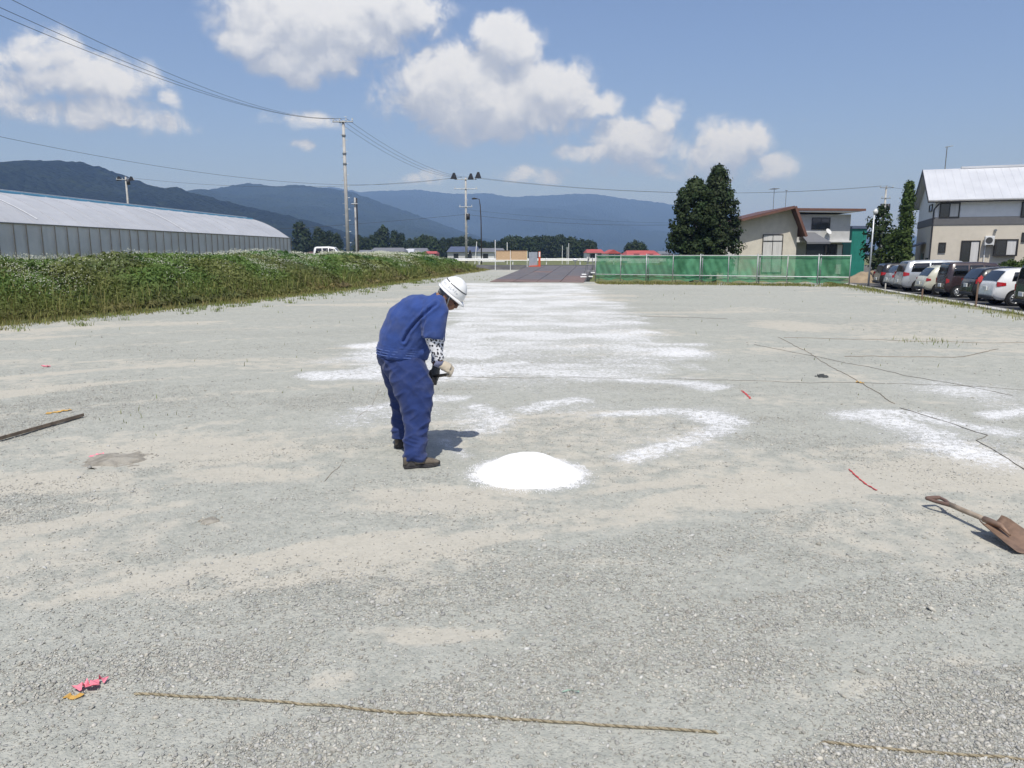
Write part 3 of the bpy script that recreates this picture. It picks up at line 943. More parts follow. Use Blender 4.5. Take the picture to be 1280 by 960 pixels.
# ================================================================ GREENHOUSE
def film_material(name, col, alpha, rough):
    m = bpy.data.materials.new(name)
    m.use_nodes = True
    t = m.node_tree; k = NT(t)
    bs = t.nodes['Principled BSDF']
    co = k.n('ShaderNodeTexCoord').outputs['Object']
    nz = k.noise(k.map(co, (1, .25, .6)), .9, 5.0, .65)
    st = k.noise(k.map(co, (.15, 3.0, .15)), 1.2, 4.0, .6)
    c = k.mix(k.ramp(nz, .3, .72), tuple(x * .84 for x in col) + (1,), (*col, 1))
    c = k.mix(k.m('MULTIPLY', k.ramp(st, .45, .72), .35), c, tuple(x * .72 for x in col) + (1,))
    k.put(bs.inputs['Base Color'], c)
    bs.inputs['Roughness'].default_value = rough
    k.put(bs.inputs['Normal'], k.bump(nz, .25, .08))
    if alpha < 1:
        tr = k.n('ShaderNodeBsdfTransparent')
        mx = k.n('ShaderNodeMixShader')
        mx.inputs[0].default_value = alpha
        k.put(mx.inputs[1], tr.outputs[0]); k.put(mx.inputs[2], bs.outputs[0])
        k.put(t.nodes['Material Output'].inputs[0], mx.outputs[0])
    MATS[name] = m
film_material('roof_film', (.53, .54, .56), .93, .5)
film_material('wall_film', (.74, .73, .71), .90, .5)
film_material('skirt_film', (.30, .29, .26), 1.0, .6)
mat('rib_pipe', (.15, .135, .12), .5, .5, bump=0)
mat('galv', (.46, .48, .50), .45, .55, var=.15, scale=5)
mat('galv_dark', (.20, .21, .22), .5, .5, var=.15, scale=5)
mat('blue_roll', (.07, .22, .34), .6, var=.15, scale=1.5)
gh_ang = math.atan2(-.068, 1.0)
gh = empty('greenhouse', (-22.15 - 4.3, 75.5, -.5), gh_ang, 'long plastic-film greenhouse with grey side curtain and blue ridge roll', 'greenhouse')
HW, EZ, RZ, GL = 4.3, 3.72, 5.72, 62.0       # half width, eaves and ridge above its ground, length towards the camera
def gh_z(t):                                # roof section, 0 eaves .. 1 ridge: gently arched
    return EZ + (RZ - EZ) * (t * 1.0 + .16 * math.sin(math.pi * t))
def sheet(fn, nu, nv):
    V = [fn(u / nu, v / nv) for u in range(nu + 1) for v in range(nv + 1)]
    F = [(u * (nv + 1) + v, (u + 1) * (nv + 1) + v, (u + 1) * (nv + 1) + v + 1, u * (nv + 1) + v + 1) for u in range(nu) for v in range(nv)]
    return V, F
for sd in (1, -1):
    def rf(u, v):
        y = -GL * u
        sag = .035 * abs(math.sin(math.pi * y / 2.0)) * math.sin(math.pi * v)
        return (sd * HW * (1 - v), y, gh_z(v) - sag)
    V, F = sheet(rf, 186, 8)
    me = bpy.data.meshes.new('roof_film'); me.from_pydata(V, [], F if sd < 0 else [f[::-1] for f in F]); me.polygons.foreach_set('use_smooth', [True] * len(me.polygons))
    link('roof_film', me, 'roof_film', gh)
    def wf(u, v):
        y = -GL * u
        return (sd * (HW + .06 * (1 - v) + .025 * math.sin(y * 6.28 / 1.0) * (1 - v)), y, 1.35 + (EZ - 1.35) * v)
    V, F = sheet(wf, 248, 3)
    me = bpy.data.meshes.new('side_curtain'); me.from_pydata(V, [], F); me.polygons.foreach_set('use_smooth', [True] * len(me.polygons))
    link('side_curtain', me, 'wall_film', gh)
    MB().box(sd * (HW - .02) - .02, sd * (HW - .02) + .02, -GL, 0, .02, 1.34).build('skirt', 'skirt_film', gh)
    MB().tube([(sd * (HW + .09), 0, 1.36), (sd * (HW + .09), -GL, 1.36)], .035, 6).build('curtain_roll', 'galv', gh)
    MB().tube([(sd * (HW + .05), .1, EZ + .01), (sd * (HW + .05), -GL, EZ + .01)], .035, 6).build('eaves_rail', 'galv_dark', gh)
rib0 = None
for i in range(63):
    y = -i * 1.0
    if rib0 is None:
        mb = MB()
        mb.tube([(HW + .10, 0, 0), (HW + .10, 0, EZ)], .030, 5)
        rib0 = mb.build('wall_rib', 'rib_pipe', gh)
        o = rib0
    else:
        o = link('wall_rib', rib0.data, None, gh)
    o.location = (random.uniform(-.01, .02), y + random.uniform(-.06, .06), 0)
mb = MB()
for k_ in range(9):
    pass
hoop = None
for i in range(32):
    y = -i * 2.0
    if hoop is None:
        pts = [(HW * (1 - t / 8), 0, gh_z(t / 8) + .012) for t in range(9)]
        hoop = MB().tube(pts, .014, 5).build('roof_strap', 'roof_film', gh); o = hoop
    else:
        o = link('roof_strap', hoop.data, None, gh)
    o.location = (0, y - .15, 0)
# gable end
pts = [(-HW, 0)] + [(-HW * (1 - t / 8), gh_z(t / 8)) for t in range(9)] + [(HW * (1 - t / 8), gh_z(t / 8)) for t in range(7, -1, -1)] + [(HW, 0)]
MB().prism(pts, .0, .03).build('gable_end', 'wall_film', gh)
for sd in (-1, 1):
    MB().tube([(sd * .55, 0, RZ - .24 + .06), (sd * .55, -GL, RZ - .24 + .06)], .14, 8).build('ridge_roll', 'blue_roll', gh)
MB().tube([(0, .05, RZ + .05), (0, -GL, RZ + .05)], .035, 6).build('ridge_pipe', 'galv', gh)
# repair tapes on the film
for (y0, t0, t1) in ((-35.5, .1, .8), (-20.5, .0, .95)):
    mb = MB()
    for a in range(6):
        ta, tb = t0 + (t1 - t0) * a / 6, t0 + (t1 - t0) * (a + 1) / 6
        mb.add([(HW * (1 - ta), y0 - a * .12, gh_z(ta) + .02), (HW * (1 - ta), y0 - a * .12 + .12, gh_z(ta) + .02), (HW * (1 - tb), y0 - a * .12, gh_z(tb) + .02), (HW * (1 - tb), y0 - a * .12 - .12, gh_z(tb) + .02)], [(0, 1, 2, 3)])
    mb.build('repair_tape', 'white_paint' if 'white_paint' in MATS else mat('white_paint', (.78, .78, .77), .5), gh)

# ================================================================ POLES AND WIRES
mat('pole_concrete', (.40, .39, .37), .85, var=.12, scale=3)
mat('pole_dark', (.06, .05, .05), .8, var=.2, scale=3)
mat('wire_black', (.03, .03, .035), .6, var=.05)
mat('insulator', (.62, .62, .60), .3)
mat('fitting_dark', (.04, .04, .045), .5, .3)
def utility_pole(px, py_top, Y, label, arms, extras=(), r0=.17, r1=.11, dark=False, base_z=-.55, name='utility_pole'):
    top = P(px, py_top, Y)
    t = empty(name, (top.x, Y, base_z), 0, label, 'utility pole')
    H = top.z - base_z
    MB().tube([(0, 0, -.2), (0, 0, H * .5), (0, 0, H)], [r0, (r0 + r1) / 2, r1], 12).build('shaft', 'pole_dark' if dark else 'pole_concrete', t, True)
    ends = []
    for (dz, half, yaw, nins) in arms:
        arm = MB()
        c, s = math.cos(yaw), math.sin(yaw)
        a, b = Vector((-half * c, -half * s - .16, H - dz)), Vector((half * c, half * s - .16, H - dz))
        arm.tube([a, b], .05, 6)
        ao = arm.build('crossarm', 'galv_dark', t)
        for i in range(nins):
            q = a.lerp(b, (i + .12) / (nins - 1 + .24)) if nins > 1 else a.lerp(b, .5)
            m = MB()
            m.tube([q, q + Vector((0, 0, .10)), q + Vector((0, 0, .12)), q + Vector((0, 0, .20)), q + Vector((0, 0, .28))], [.02, .025, .06, .045, .05], 8)
            m.build('insulator', 'insulator', ao)
            ends.append(t.location + q + Vector((0, 0, .27)))
    for (kind, dz, off, sz) in extras:
        if kind == 'bolts':
            n = int((H - dz) / .45)
            for i in range(n):
                z = 1.8 + i * .45
                sd = 1 if i % 2 else -1
                MB().tube([(sd * .08, 0, z), (sd * .30, 0, z)], .018, 5).build('step_bolt', 'galv', t)
        elif kind == 'can':
            m = MB(); m.tube([(off, -.12, H - dz), (off, -.12, H - dz + sz)], sz * .33, 10)
            m.build('transformer', 'fitting_dark', t, True)
        elif kind == 'switch':
            m = MB(); m.prism([(off - sz / 2, H - dz), (off + sz / 2, H - dz), (off + sz * .2, H - dz + sz * .9), (off - sz * .1, H - dz + sz * .9)], -.3, .0)
            m.build('switch_box', 'fitting_dark', t)
        elif kind == 'band':
            MB().tube([(0, 0, H - dz), (0, 0, H - dz + .12)], r0 * .95, 10).build('clamp_band', 'galv_dark', t)
    return t, ends
def wire(label, group, pts, sag, r=.014, n=28):
    p0, p1 = Vector(pts[0]), Vector(pts[1])
    q = []
    for i in range(n + 1):
        u = i / n
        p = p0.lerp(p1, u); p.z -= sag * 4 * u * (1 - u)
        q.append(p)
    o = MB().tube(q, r * .75, 5).build('overhead_wire', 'wire_black')
    return tag(o, label, 'wire', group)
poleA, endA = utility_pole(429, 151, 62, 'tall slim concrete utility pole standing behind the weed bank by the white van', [(.10, .82, .0, 4)],
                           [('bolts', 1.0, 0, 0), ('band', 2.6, 0, 0), ('band', 3.4, 0, 0), ('band', 1.2, 0, 0)])
poleB, endB = utility_pole(582, 222, 104, 'concrete utility pole with several crossarms by the road beyond the bank', [(.25, 1.5, 0, 4), (1.5, 1.6, .0, 3), (3.9, .9, 0, 3)],
                           [('switch', .2, -1.6, .9), ('switch', .2, .7, .8), ('switch', .1, 1.7, .9), ('can', 5.6, .28, .8), ('band', 8.4, 0, 0), ('can', 10.2, .5, .5), ('bolts', 4, 0, 0)], .19, .12)
t_, _ = utility_pole(443.5, 247, 66, 'short slender dark service pole beside the tall concrete pole', [(.55, .28, 0, 1)], [], .10, .07)
MB().tube([(.16, -.05, 0), (.16, -.05, 7.0)], .05, 6).build('cable_guard', 'pole_dark', t_)
poleC, endC = utility_pole(157, 221, 118, 'concrete utility pole rising behind the greenhouse ridge', [(.45, 1.3, .2, 4)], [('switch', .6, -1.0, .7), ('can', 1.2, .4, .8), ('switch', .6, .9, .7)], .18, .13)
poleD, endD = utility_pole(1108, 233, 112, 'utility pole with crossarm rising behind the trees and teal shed', [(.2, 1.0, 0, 3), (1.7, .7, 0, 2)], [('can', 3.4, -.4, .9), ('can', 3.4, .45, .9)], .19, .13)

# street lamp by the road
q = P(599, 249, 98)
lamp = empty('street_lamp', (q.x, 98, -.5), 0, 'thin dark street lamp with bent neck beside the road pole', 'street lamp')
H = q.z + .5
MB().tube([(.25, 0, -.2), (.22, 0, H * .7), (.12, 0, H * .92), (0, 0, H), (-.35, 0, H + .08)], [.08, .07, .06, .05, .05], 8).build('lamp_post', 'pole_dark', lamp, True)
MB().tube([(-.3, 0, H + .06), (-.62, 0, H + .1), (-.95, 0, H + .04)], [.06, .13, .07], 8).build('lamp_head', 'fitting_dark', lamp, True)
# pale lamp post by the parking lot
q = P(1093, 266, 47)
lamp = empty('street_lamp', (q.x, 47, -.5), 0, 'pale grey lamp post with small round head by the parked cars', 'street lamp')
H = q.z + .5
MB().tube([(0, 0, -.2), (0, 0, H)], [.065, .045], 10).build('lamp_post', 'galv', lamp, True)
MB().tube([(0, 0, H - .1), (.05, 0, H + .02), (.12, 0, H + .1), (.2, 0, H + .06)], [.07, .17, .17, .06], 10).build('lamp_head', 'insulator', lamp, True)

# wires: three span to the tall pole from the left, then on to the crossing pole
for i, (px, py) in enumerate(((-40, -28), (-40, -9), (-40, 2))):
    a = P(px, py, 20)
    wire('high overhead line running from the tall slim pole out over the greenhouse', 'lines over the greenhouse', (a, endA[min(i, 3)]), .9, .011)
for i in range(3):
    wire('overhead line sloping from the tall slim pole down to the crossarm pole', 'lines between the two road poles', (endA[i], endB[i]), 1.0, .016)
a = P(-60, 158, 46)
wire('single low line sagging past the greenhouse to the crossarm pole', None, (a, endB[0]), 2.0, .016)
wire('line from the pole behind the greenhouse to the crossarm pole', None, (endC[3], endB[1]), 1.3, .02)
for i in range(2):
    wire('long line from the crossarm pole to the pole behind the teal shed', 'lines past the houses', (endB[2 + i], endD[i]), 1.5, .02)
b = P(582, 268, 104); c = P(845, 281, 100); d_ = P(-60, 296, 96); e = P(1110, 262, 112)
wire('lower service line from the crossarm pole towards the dark tree', None, (b, c), .5, .022)
wire('lower service line from the crossarm pole back past the tall pole', None, (d_, b), .9, .022)
wire('thin telephone line under the service line of the crossarm pole', None, (P(583, 262, 104), P(860, 279, 110)), .4, .014)
f = endD[1]
wire('line from the pole behind the teal shed to the grey roof house', None, (f, P(1150, 236, 80)), .2, .02)
# ================================================================ HOUSES AND TREES ON THE RIGHT
mat('cream_wall', (.62, .575, .49), .9, var=.06, scale=2, bump=.2, bscale=50, dirt=(.42, .39, .33), dirt_amt=.25, dirt_scale=.8)
mat('grey_wall', (.50, .50, .49), .9, var=.06, scale=2, bump=.15, bscale=50, dirt=(.36, .35, .34), dirt_amt=.3, dirt_scale=.8)
mat('white_wall', (.66, .66, .65), .85, var=.04, scale=2)
mat('beige_wall', (.60, .545, .455), .9, var=.05, scale=3, bump=.25, bscale=18, bdist=.01, dirt=(.45, .41, .35), dirt_amt=.25)
mat('band_grey', (.13, .13, .135), .7, var=.08)
mat('fascia', (.155, .075, .055), .7, var=.12, scale=2)
mat('roof_brown', (.12, .06, .05), .6, var=.1)
mat('roof_white', (.56, .57, .59), .45, .1, var=.05, scale=.6, bump=.2, bscale=3)
mat('roof_grey', (.16, .165, .18), .6, var=.1)
mat('roof_red', (.40, .085, .075), .6, var=.15, scale=.5)
mat('roof_blue', (.08, .10, .16), .6, var=.15, scale=.5)
mat('frame_dark', (.045, .042, .04), .4, .4)
mat('curtain', (.58, .57, .55), .9, var=.1, scale=2, stretch=(6, 6, .4))
mat('trim_dark', (.03, .03, .036), .5)
mat('net_dark', (.05, .05, .05), .8)
def glass_mat():
    m = mat('glass', (.018, .022, .026), .06, 0, .1, 1.0, spec=.9)
    m = mat('screen_glass', (.075, .08, .085), .25, 0, .15, 1.0, spec=.6)
glass_mat()
def siding(name, col, pitch, axis=2):
    m = mat(name, col, .85, var=.05, scale=2)
    k = NT(m.node_tree)
    bs = m.node_tree.nodes['Principled BSDF']
    co = k.n('ShaderNodeTexCoord').outputs['Object']
    f = k.m('FRACT', k.m('DIVIDE', k.sep(co)[axis], pitch))
    k.put(bs.inputs['Normal'], k.bump(k.ramp(f, 0.0, .12), .6, .012))
siding('white_siding', (.78, .78, .77), .30)

def window(parent, x0, x1, z0, z1, y, split=1, curtain=None, fw=.06, glass='glass', out=-1):
    """window in a wall facing local -y at depth y"""
    fr = MB()
    d0, d1 = (y - .07, y + .05)
    fr.box(x0 - fw, x1 + fw, d0, d1, z1, z1 + fw).box(x0 - fw, x1 + fw, d0, d1, z0 - fw, z0)
    fr.box(x0 - fw, x0, d0, d1, z0, z1).box(x1, x1 + fw, d0, d1, z0, z1)
    w = fr.build('window', 'frame_dark', parent)
    n = max(1, split)
    for i in range(n):
        a, b = x0 + (x1 - x0) * i / n, x0 + (x1 - x0) * (i + 1) / n
        g = glass
        if curtain is not None and i in curtain: g = 'curtain'
        MB().box(a + .002, b - .002, y - .035 - .012 * (i % 2), y - .02 - .012 * (i % 2), z0 + .001, z1 - .001).build('pane', g, w)
        if i:
            MB().box(a - .025, a + .025, y - .06, y - .048, z0 + .001, z1 - .001).build('mullion', 'frame_dark', w)
    return w

# ---------------------------------------------------------------- house with the lopsided gable
HY = 66.0
hx0 = P(950, 300, HY).x
house = empty('gable_house', (hx0, HY, -.5), 0, 'cream house with lopsided brown-edged gable behind the green net fence', 'house')
def hp(px, py, dy=0.0):
    q = P(px, py, HY + dy)
    return q.x - hx0, q.z + .5
pk, rl, rr = hp(988, 259), hp(872, 287), hp(1002, 296)
wl, wr = hp(884, 300)[0], hp(996, 300)[0]
def roofline(x):
    if x <= pk[0]: return rl[1] + (pk[1] - rl[1]) * (x - rl[0]) / (pk[0] - rl[0])
    return pk[1] + (rr[1] - pk[1]) * (x - pk[0]) / (rr[0] - pk[0])
MB().prism([(wl, 0), (wr, 0), (wr, roofline(wr) - .06), (pk[0], pk[1] - .10), (wl, roofline(wl) - .06)], 0, 8.0).build('wall', 'cream_wall', house)
def slab(a, b, y0, y1, th, mtl, name, parent):
    m = MB()
    d = Vector((b[0] - a[0], b[1] - a[1])).normalized()
    nx_, nz_ = -d.y * th, d.x * th
    if nz_ < 0: nx_, nz_ = -nx_, -nz_
    m.prism([a, b, (b[0] + nx_, b[1] + nz_), (a[0] + nx_, a[1] + nz_)], y0, y1)
    return m.build(name, mtl, parent)
OV = 1.05
rf = slab(rl, (pk[0], pk[1]), -OV, 8.6, .07, 'roof_brown', 'roof', house)
slab((pk[0], pk[1]), rr, -OV, 8.6, .07, 'roof_brown', 'roof', house)
slab((rl[0], rl[1] - .16), (pk[0], pk[1] - .16), -OV - .03, -OV + .04, .16, 'fascia', 'bargeboard', house)
slab((pk[0] - .02, pk[1] - .03), (rr[0] - .06, rr[1] - .03), -OV - .035, -OV + .04, .20, 'fascia', 'bargeboard', house)
a, b = hp(953, 318), hp(978, 294)
wd = window(house, a[0], b[0], .6, b[1], 0, 2, (0, 1), .07)
MB().box(a[0] + .02, b[0] - .02, -.062, -.052, b[1] - .55, b[1] - .47).build('transom', 'frame_dark', wd)
a, b = hp(906, 318), hp(924, 293)
window(house, a[0], b[0], .4, b[1] - .55, 0, 1, (0,), .06)
MB().box(a[0] - .02, b[0] + .02, -.10, .0, b[1] - .42, b[1] + .05).build('shutter_box', 'frame_dark', house)
for (px, top, w) in ((968, 235, .5), (983, 238, .18)):
    q = hp(px, top, 3)
    m = MB().tube([(q[0], 3, pk[1] - .9), (q[0], 3, q[1])], .025, 6)
    if w > .3:
        for i in range(5): m.tube([(q[0] - .35, 3 - .5 + i * .25, q[1] - .08), (q[0] + .35, 3 - .5 + i * .25, q[1] - .08)], .012, 4)
        m.tube([(q[0], 2.5, q[1] - .08), (q[0], 3.6, q[1] - .08)], .015, 4)
    else:
        m.tube([(q[0] - .1, 3, q[1]), (q[0] + .12, 3, q[1] - .02)], .03, 5)
    m.build('antenna', 'galv_dark', house)
# wing at its side
wg = empty('flat_roof_house', (hx0, HY + 2.5, -.5), 0, 'grey two-storey house with flat brown-edged roof joined behind the cream gable', 'house')
def wp(px, py):
    q = P(px, py, HY + 2.5)
    return q.x - hx0, q.z + .5
x0, zt = wp(990, 268); x1 = wp(1064, 268)[0]; zm = wp(1030, 302)[1]
MB().box(x0, x1, 0, 7, zm, zt).build('upper_wall', 'grey_wall', wg)
MB().box(x0, x1 - .25, .9, 7, 0, zm - .06).build('lower_wall', 'grey_wall', wg)
MB().box(x0, x1 + .1, -.25, .92, zm - .058, zm + .10).build('floor_edge', 'white_wall', wg)
rx0, rx1 = wp(982, 264)[0], wp(1076, 264)[0]
zr = wp(1030, 265)[1]
m = MB(); m.prism([(rx0, zr - .02), (x1, zr - .08), (rx1, zr + .06), (rx1, zr + .20), (rx0, zr + .26)], -.9, 7.6)
m.build('roof', 'grey_wall', wg)
MB().prism([(rx0, zr + .10), (rx1 + .02, zr + .04), (rx1 + .02, zr + .24), (rx0, zr + .30)], -.96, -.902).build('fascia_board', 'fascia', wg)
a, b = wp(1015, 286), wp(1037, 273)
window(wg, a[0], b[0], a[1], b[1], 0, 2, None, .07)
a, b = wp(1024, 321), wp(1060, 303.5)
for i in range(4):
    u0, u1 = a[0] + (b[0] - a[0]) * i / 4, a[0] + (b[0] - a[0]) * (i + .93) / 4
    window(wg, u0 + .05, u1 - .05, .35, b[1] - .15, .9, 1, (0,) if i == 3 else None, .05)
a, b = wp(997, 303), wp(1025, 291)
mm = MB()
mm.hexa([(a[0], -2.2, a[1] - .15), (b[0] + .1, -2.2, a[1] - .15), (b[0] - .5, .0, b[1] - .1), (a[0] + .1, .0, b[1] - .1)],
        [(a[0], -2.2, a[1] + .02), (b[0] + .1, -2.2, a[1] + .02), (b[0] - .5, .0, b[1] + .05), (a[0] + .1, .0, b[1] + .05)])
mm.build('porch_roof', 'roof_grey', wg)
MB().box(a[0] + .1, b[0] - .3, -1.9, -1.8, 0, a[1] - .16).build('porch_screen', 'glass', wg)
MB().box(b[0] - .28, b[0] - .16, -2.1, -1.98, 0, a[1] - .16).build('porch_post', 'frame_dark', wg)
q = wp(1033, 291)
mm = MB(); mm.tube([(q[0], -.30, q[1] + .05), (q[0] + .03, -.36, q[1] + .09), (q[0] + .05, -.40, q[1] + .12)], [.05, .26, .30], 14); mm.tube([(q[0], -.05, q[1] - .1), (q[0], -.3, q[1] + .05)], .03, 5)
mm.build('satellite_dish', 'white_wall', wg, True)

# ---------------------------------------------------------------- two-storey house above the parking lot
RA = math.radians(22)
cx, cy = P(1165, 300, 48).x, 48.0
rh = empty('two_storey_house', (cx, cy, -.36), -RA, 'two-storey house with white metal roof, dark band and beige lower wall above the parked cars', 'house')
def rp(px, py, dep=0.0):
    """point on the facade plane pushed back by dep -> local x, z"""
    bx, by = cx + dep * math.sin(RA), cy + dep * math.cos(RA)
    dx, dy, dz = ray(px, py)
    r = dx / dy
    t = (r * by - bx) / (math.cos(RA) + r * math.sin(RA))
    Yq = by - t * math.sin(RA)
    return t, P(px, py, Yq).z + .36
ez = rp(1200, 247)[1]; b1 = rp(1200, 271.5)[1]; b0 = rp(1200, 281)[1]
LEN, DEP = 15.0, 8.0
MB().box(0, LEN, 0, DEP, b1 + .01, ez).build('upper_wall', 'white_siding', rh)
MB().box(-.04, LEN + .04, -.04, DEP + .04, b0, b1).build('band', 'band_grey', rh)
MB().box(0, LEN, 0, DEP, 0, b0 - .01).build('lower_wall', 'beige_wall', rh)
RZh = ez + 2.05
ov, sd = .42, .45
zo = ez - ov * 2.05 / 4.0
for s in (0, 1):
    f = (lambda y: y) if s == 0 else (lambda y: DEP - y)
    m = MB()
    A = [(-sd, f(-ov), zo), (LEN + sd, f(-ov), zo), (LEN + sd, f(DEP / 2), RZh), (-sd, f(DEP / 2), RZh)]
    B = [(p[0], p[1], p[2] + .09) for p in A]
    if s: A, B = A[::-1], B[::-1]
    m.hexa(A, B); r_ = m.build('roof', 'roof_white', rh)
    if s == 0:                                              # standing seams
        for i in range(34):
            x = -sd + .25 + i * .47
            MB().hexa([(x, -ov + .01, zo + .092), (x + .03, -ov + .01, zo + .092), (x + .03, DEP / 2 - .1, RZh + .042), (x, DEP / 2 - .1, RZh + .042)],
                      [(x, -ov + .01, zo + .105), (x + .03, -ov + .01, zo + .105), (x + .03, DEP / 2 - .1, RZh + .055), (x, DEP / 2 - .1, RZh + .055)]).build('seam', 'roof_white', r_)
    MB().tube([(-sd, f(-ov - .06), zo - .02), (LEN + sd, f(-ov - .06), zo - .02)], .07, 6).build('gutter', 'trim_dark', rh)
    m = MB(); m.hexa([(-sd - .03, f(-ov), zo - .10), (-sd - .003, f(-ov), zo - .10), (-sd - .003, f(DEP / 2), RZh - .10), (-sd - .03, f(DEP / 2), RZh - .10)],
                     [(-sd - .03, f(-ov), zo + .11), (-sd - .003, f(-ov), zo + .11), (-sd - .003, f(DEP / 2), RZh + .11), (-sd - .03, f(DEP / 2), RZh + .11)])
    m.build('verge_board', 'trim_dark', rh)
MB().box(1.8, LEN + sd, DEP / 2 - .12, DEP / 2 + .12, RZh + .06, RZh + .2).build('ridge_cap', 'roof_white', rh)
MB().add([(0, .0, ez), (0, DEP, ez), (0, DEP / 2, RZh - .05), (.05, .0, ez), (.05, DEP, ez), (.05, DEP / 2, RZh - .05)], [(0, 2, 1), (3, 4, 5), (0, 3, 5, 2), (1, 2, 5, 4), (0, 1, 4, 3)]).build('gable_wall', 'white_siding', rh)
def rwin(p0, p1, split, cur, zfix=None):
    a, b = rp(*p0), rp(*p1)
    return window(rh, a[0], b[0], (a[1] if zfix is None else zfix), b[1], -.0, split, cur, .07)
rwin((1175, 271), (1199, 254.5), 2, (1,))
rwin((1277, 270), (1304, 253), 2, None)
rwin((1200, 335), (1224, 302), 2, (1,), .5)
rwin((1174, 314.5), (1181, 304.5), 1, None)
rwin((1278, 301), (1288, 292), 1, None)
a, b = rp(1243, 318), rp(1269, 301)
m = MB(); m.box(a[0] - .1, b[0] + .1, -.42, -.002, a[1] - .1, a[1] - .02).box(a[0] - .1, b[0] + .1, -.42, -.002, b[1] + .02, b[1] + .1).box(a[0] - .1, a[0], -.42, -.002, a[1] - .02, b[1] + .02).box(b[0], b[0] + .1, -.42, -.002, a[1] - .02, b[1] + .02)
bw = m.build('bay_window', 'frame_dark', rh)
mid = (a[0] + b[0]) / 2
MB().box(a[0], mid - .03, -.40, -.37, a[1] - .018, b[1] + .018).build('pane', 'glass', bw)
MB().box(mid + .03, b[0], -.385, -.36, a[1] - .018, b[1] + .018).build('pane', 'curtain', bw)
MB().box(mid - .028, mid + .028, -.42, -.35, a[1] - .018, b[1] + .018).build('mullion', 'frame_dark', bw)
a, b = rp(1229, 306), rp(1242, 296)
m = MB(); m.bevbox(a[0], b[0], -.42, -.1, a[1], b[1] + .05, .03)
ac = m.build('air_conditioner', 'white_wall', rh)
c_ = ((a[0] + b[0]) / 2 - .03, (a[1] + b[1]) / 2 + .02)
MB().disc((c_[0], -.43, c_[1]), .19, 'y', .02, 20).build('fan_grille', 'net_dark', ac)
MB().tube([(a[0] + .1, -.2, a[1]), (a[0] + .1, -.06, a[1] - .3), (a[0] + .1, -.06, a[1] - 1.5)], .04, 6).build('pipe', 'white_wall', ac)
MB().box(a[0] + .02, a[0] + .06, -.42, 0, a[1] - .06, a[1]).box(b[0] - .06, b[0] - .02, -.42, 0, a[1] - .06, a[1]).build('bracket', 'galv', ac)
q = rp(1168, 260)
MB().tube([(q[0] + .2, -.5, ez - .35), (q[0] - .02, -.08, ez - .7), (q[0] - .02, -.08, .1)], .045, 6).build('downpipe', 'trim_dark', rh)
q = rp(1244, 288); MB().tube([(q[0], -.16, q[1]), (q[0], 0, q[1])], .08, 8).build('vent_hood', 'galv_dark', rh)
def swin(y0, y1, z0, z1):                                   # windows in the side wall, facing local -x
    m = MB(); m.box(-.07, .04, y0 - .06, y1 + .06, z1, z1 + .06).box(-.07, .04, y0 - .06, y1 + .06, z0 - .06, z0).box(-.07, .04, y0 - .06, y0, z0, z1).box(-.07, .04, y1, y1 + .06, z0, z1)
    w = m.build('window', 'frame_dark', rh)
    MB().box(-.035, -.015, y0 + .001, y1 - .001, z0 + .001, z1 - .001).build('pane', 'glass', w)
swin(1.1, 2.3, b1 + .5, ez - .35)
swin(1.0, 1.7, 1.2, 1.75)
m = MB(); m.hexa([(-1.2, 2.6, 2.35), (-.06, 2.6, 2.75), (-.06, 5.4, 2.75), (-1.2, 5.4, 2.35)], [(-1.2, 2.6, 2.45), (-.06, 2.6, 2.85), (-.06, 5.4, 2.85), (-1.2, 5.4, 2.45)])
m.build('entrance_canopy', 'roof_grey', rh)
MB().box(-.05, .0, 3.2, 4.2, .1, 2.1).build('door', 'frame_dark', rh)
q = rp(1184, 183, DEP / 2)
m = MB().tube([(q[0], DEP / 2, RZh), (q[0], DEP / 2, q[1])], .03, 6)
m.tube([(q[0] - .12, DEP / 2, q[1] - .05), (q[0] + .35, DEP / 2, q[1] + .02)], .02, 5).tube([(q[0] + .1, DEP / 2 - .3, q[1] - .02), (q[0] + .1, DEP / 2 + .3, q[1] - .02)], .014, 4)
m.build('antenna', 'galv_dark', rh)

# ---------------------------------------------------------------- teal shed and soil heap
q0, q1 = P(1063, 318, 74), P(1084, 284, 74)
sh = empty('shed', (q0.x, 74, -.5), 0, 'small teal metal shed with blue roof edge between house and trees', 'shed')
mat('teal', (.02, .20, .16), .5, var=.1, scale=2)
MB().box(0, q1.x - q0.x, 0, 3, 0, q1.z + .35).build('wall', 'teal', sh)
for i in range(8):
    x = (q1.x - q0.x) * (i + .3) / 8
    MB().box(x, x + .06, -.03, -.001, .02, q1.z + .33).build('wall_rib', 'teal', sh)
MB().box(-.1, q1.x - q0.x + .1, -.15, 3.1, q1.z + .36, q1.z + .62).build('roof', 'roof_blue', sh)
mat('soil', (.30, .235, .16), 1.0, var=.2, scale=2, bump=.6, bscale=8, bdist=.05)
c0 = P(1084, 345, 55)
xs_, ys_ = np.meshgrid(np.linspace(-2.6, 2.6, 40), np.linspace(-2, 2, 30))
zs_ = 1.15 * np.exp(-((xs_ / 1.5) ** 2 + (ys_ / 1.1) ** 2)) * (.75 + .5 * fbm(xs_ * 1.3, ys_ * 1.3, oct=3)) - .12
ii = np.arange(xs_.size).reshape(xs_.shape)
F = np.stack([ii[:-1, :-1], ii[:-1, 1:], ii[1:, 1:], ii[1:, :-1]], -1).reshape(-1, 4)
o = link('soil_heap', npmesh('soil_heap', np.stack([xs_, ys_, zs_], -1).reshape(-1, 3), F, smooth=True), 'soil')
o.location = (c0.x, 55, -.5)
tag(o, 'low brown soil heap beyond the end of the net fence', 'soil heap')

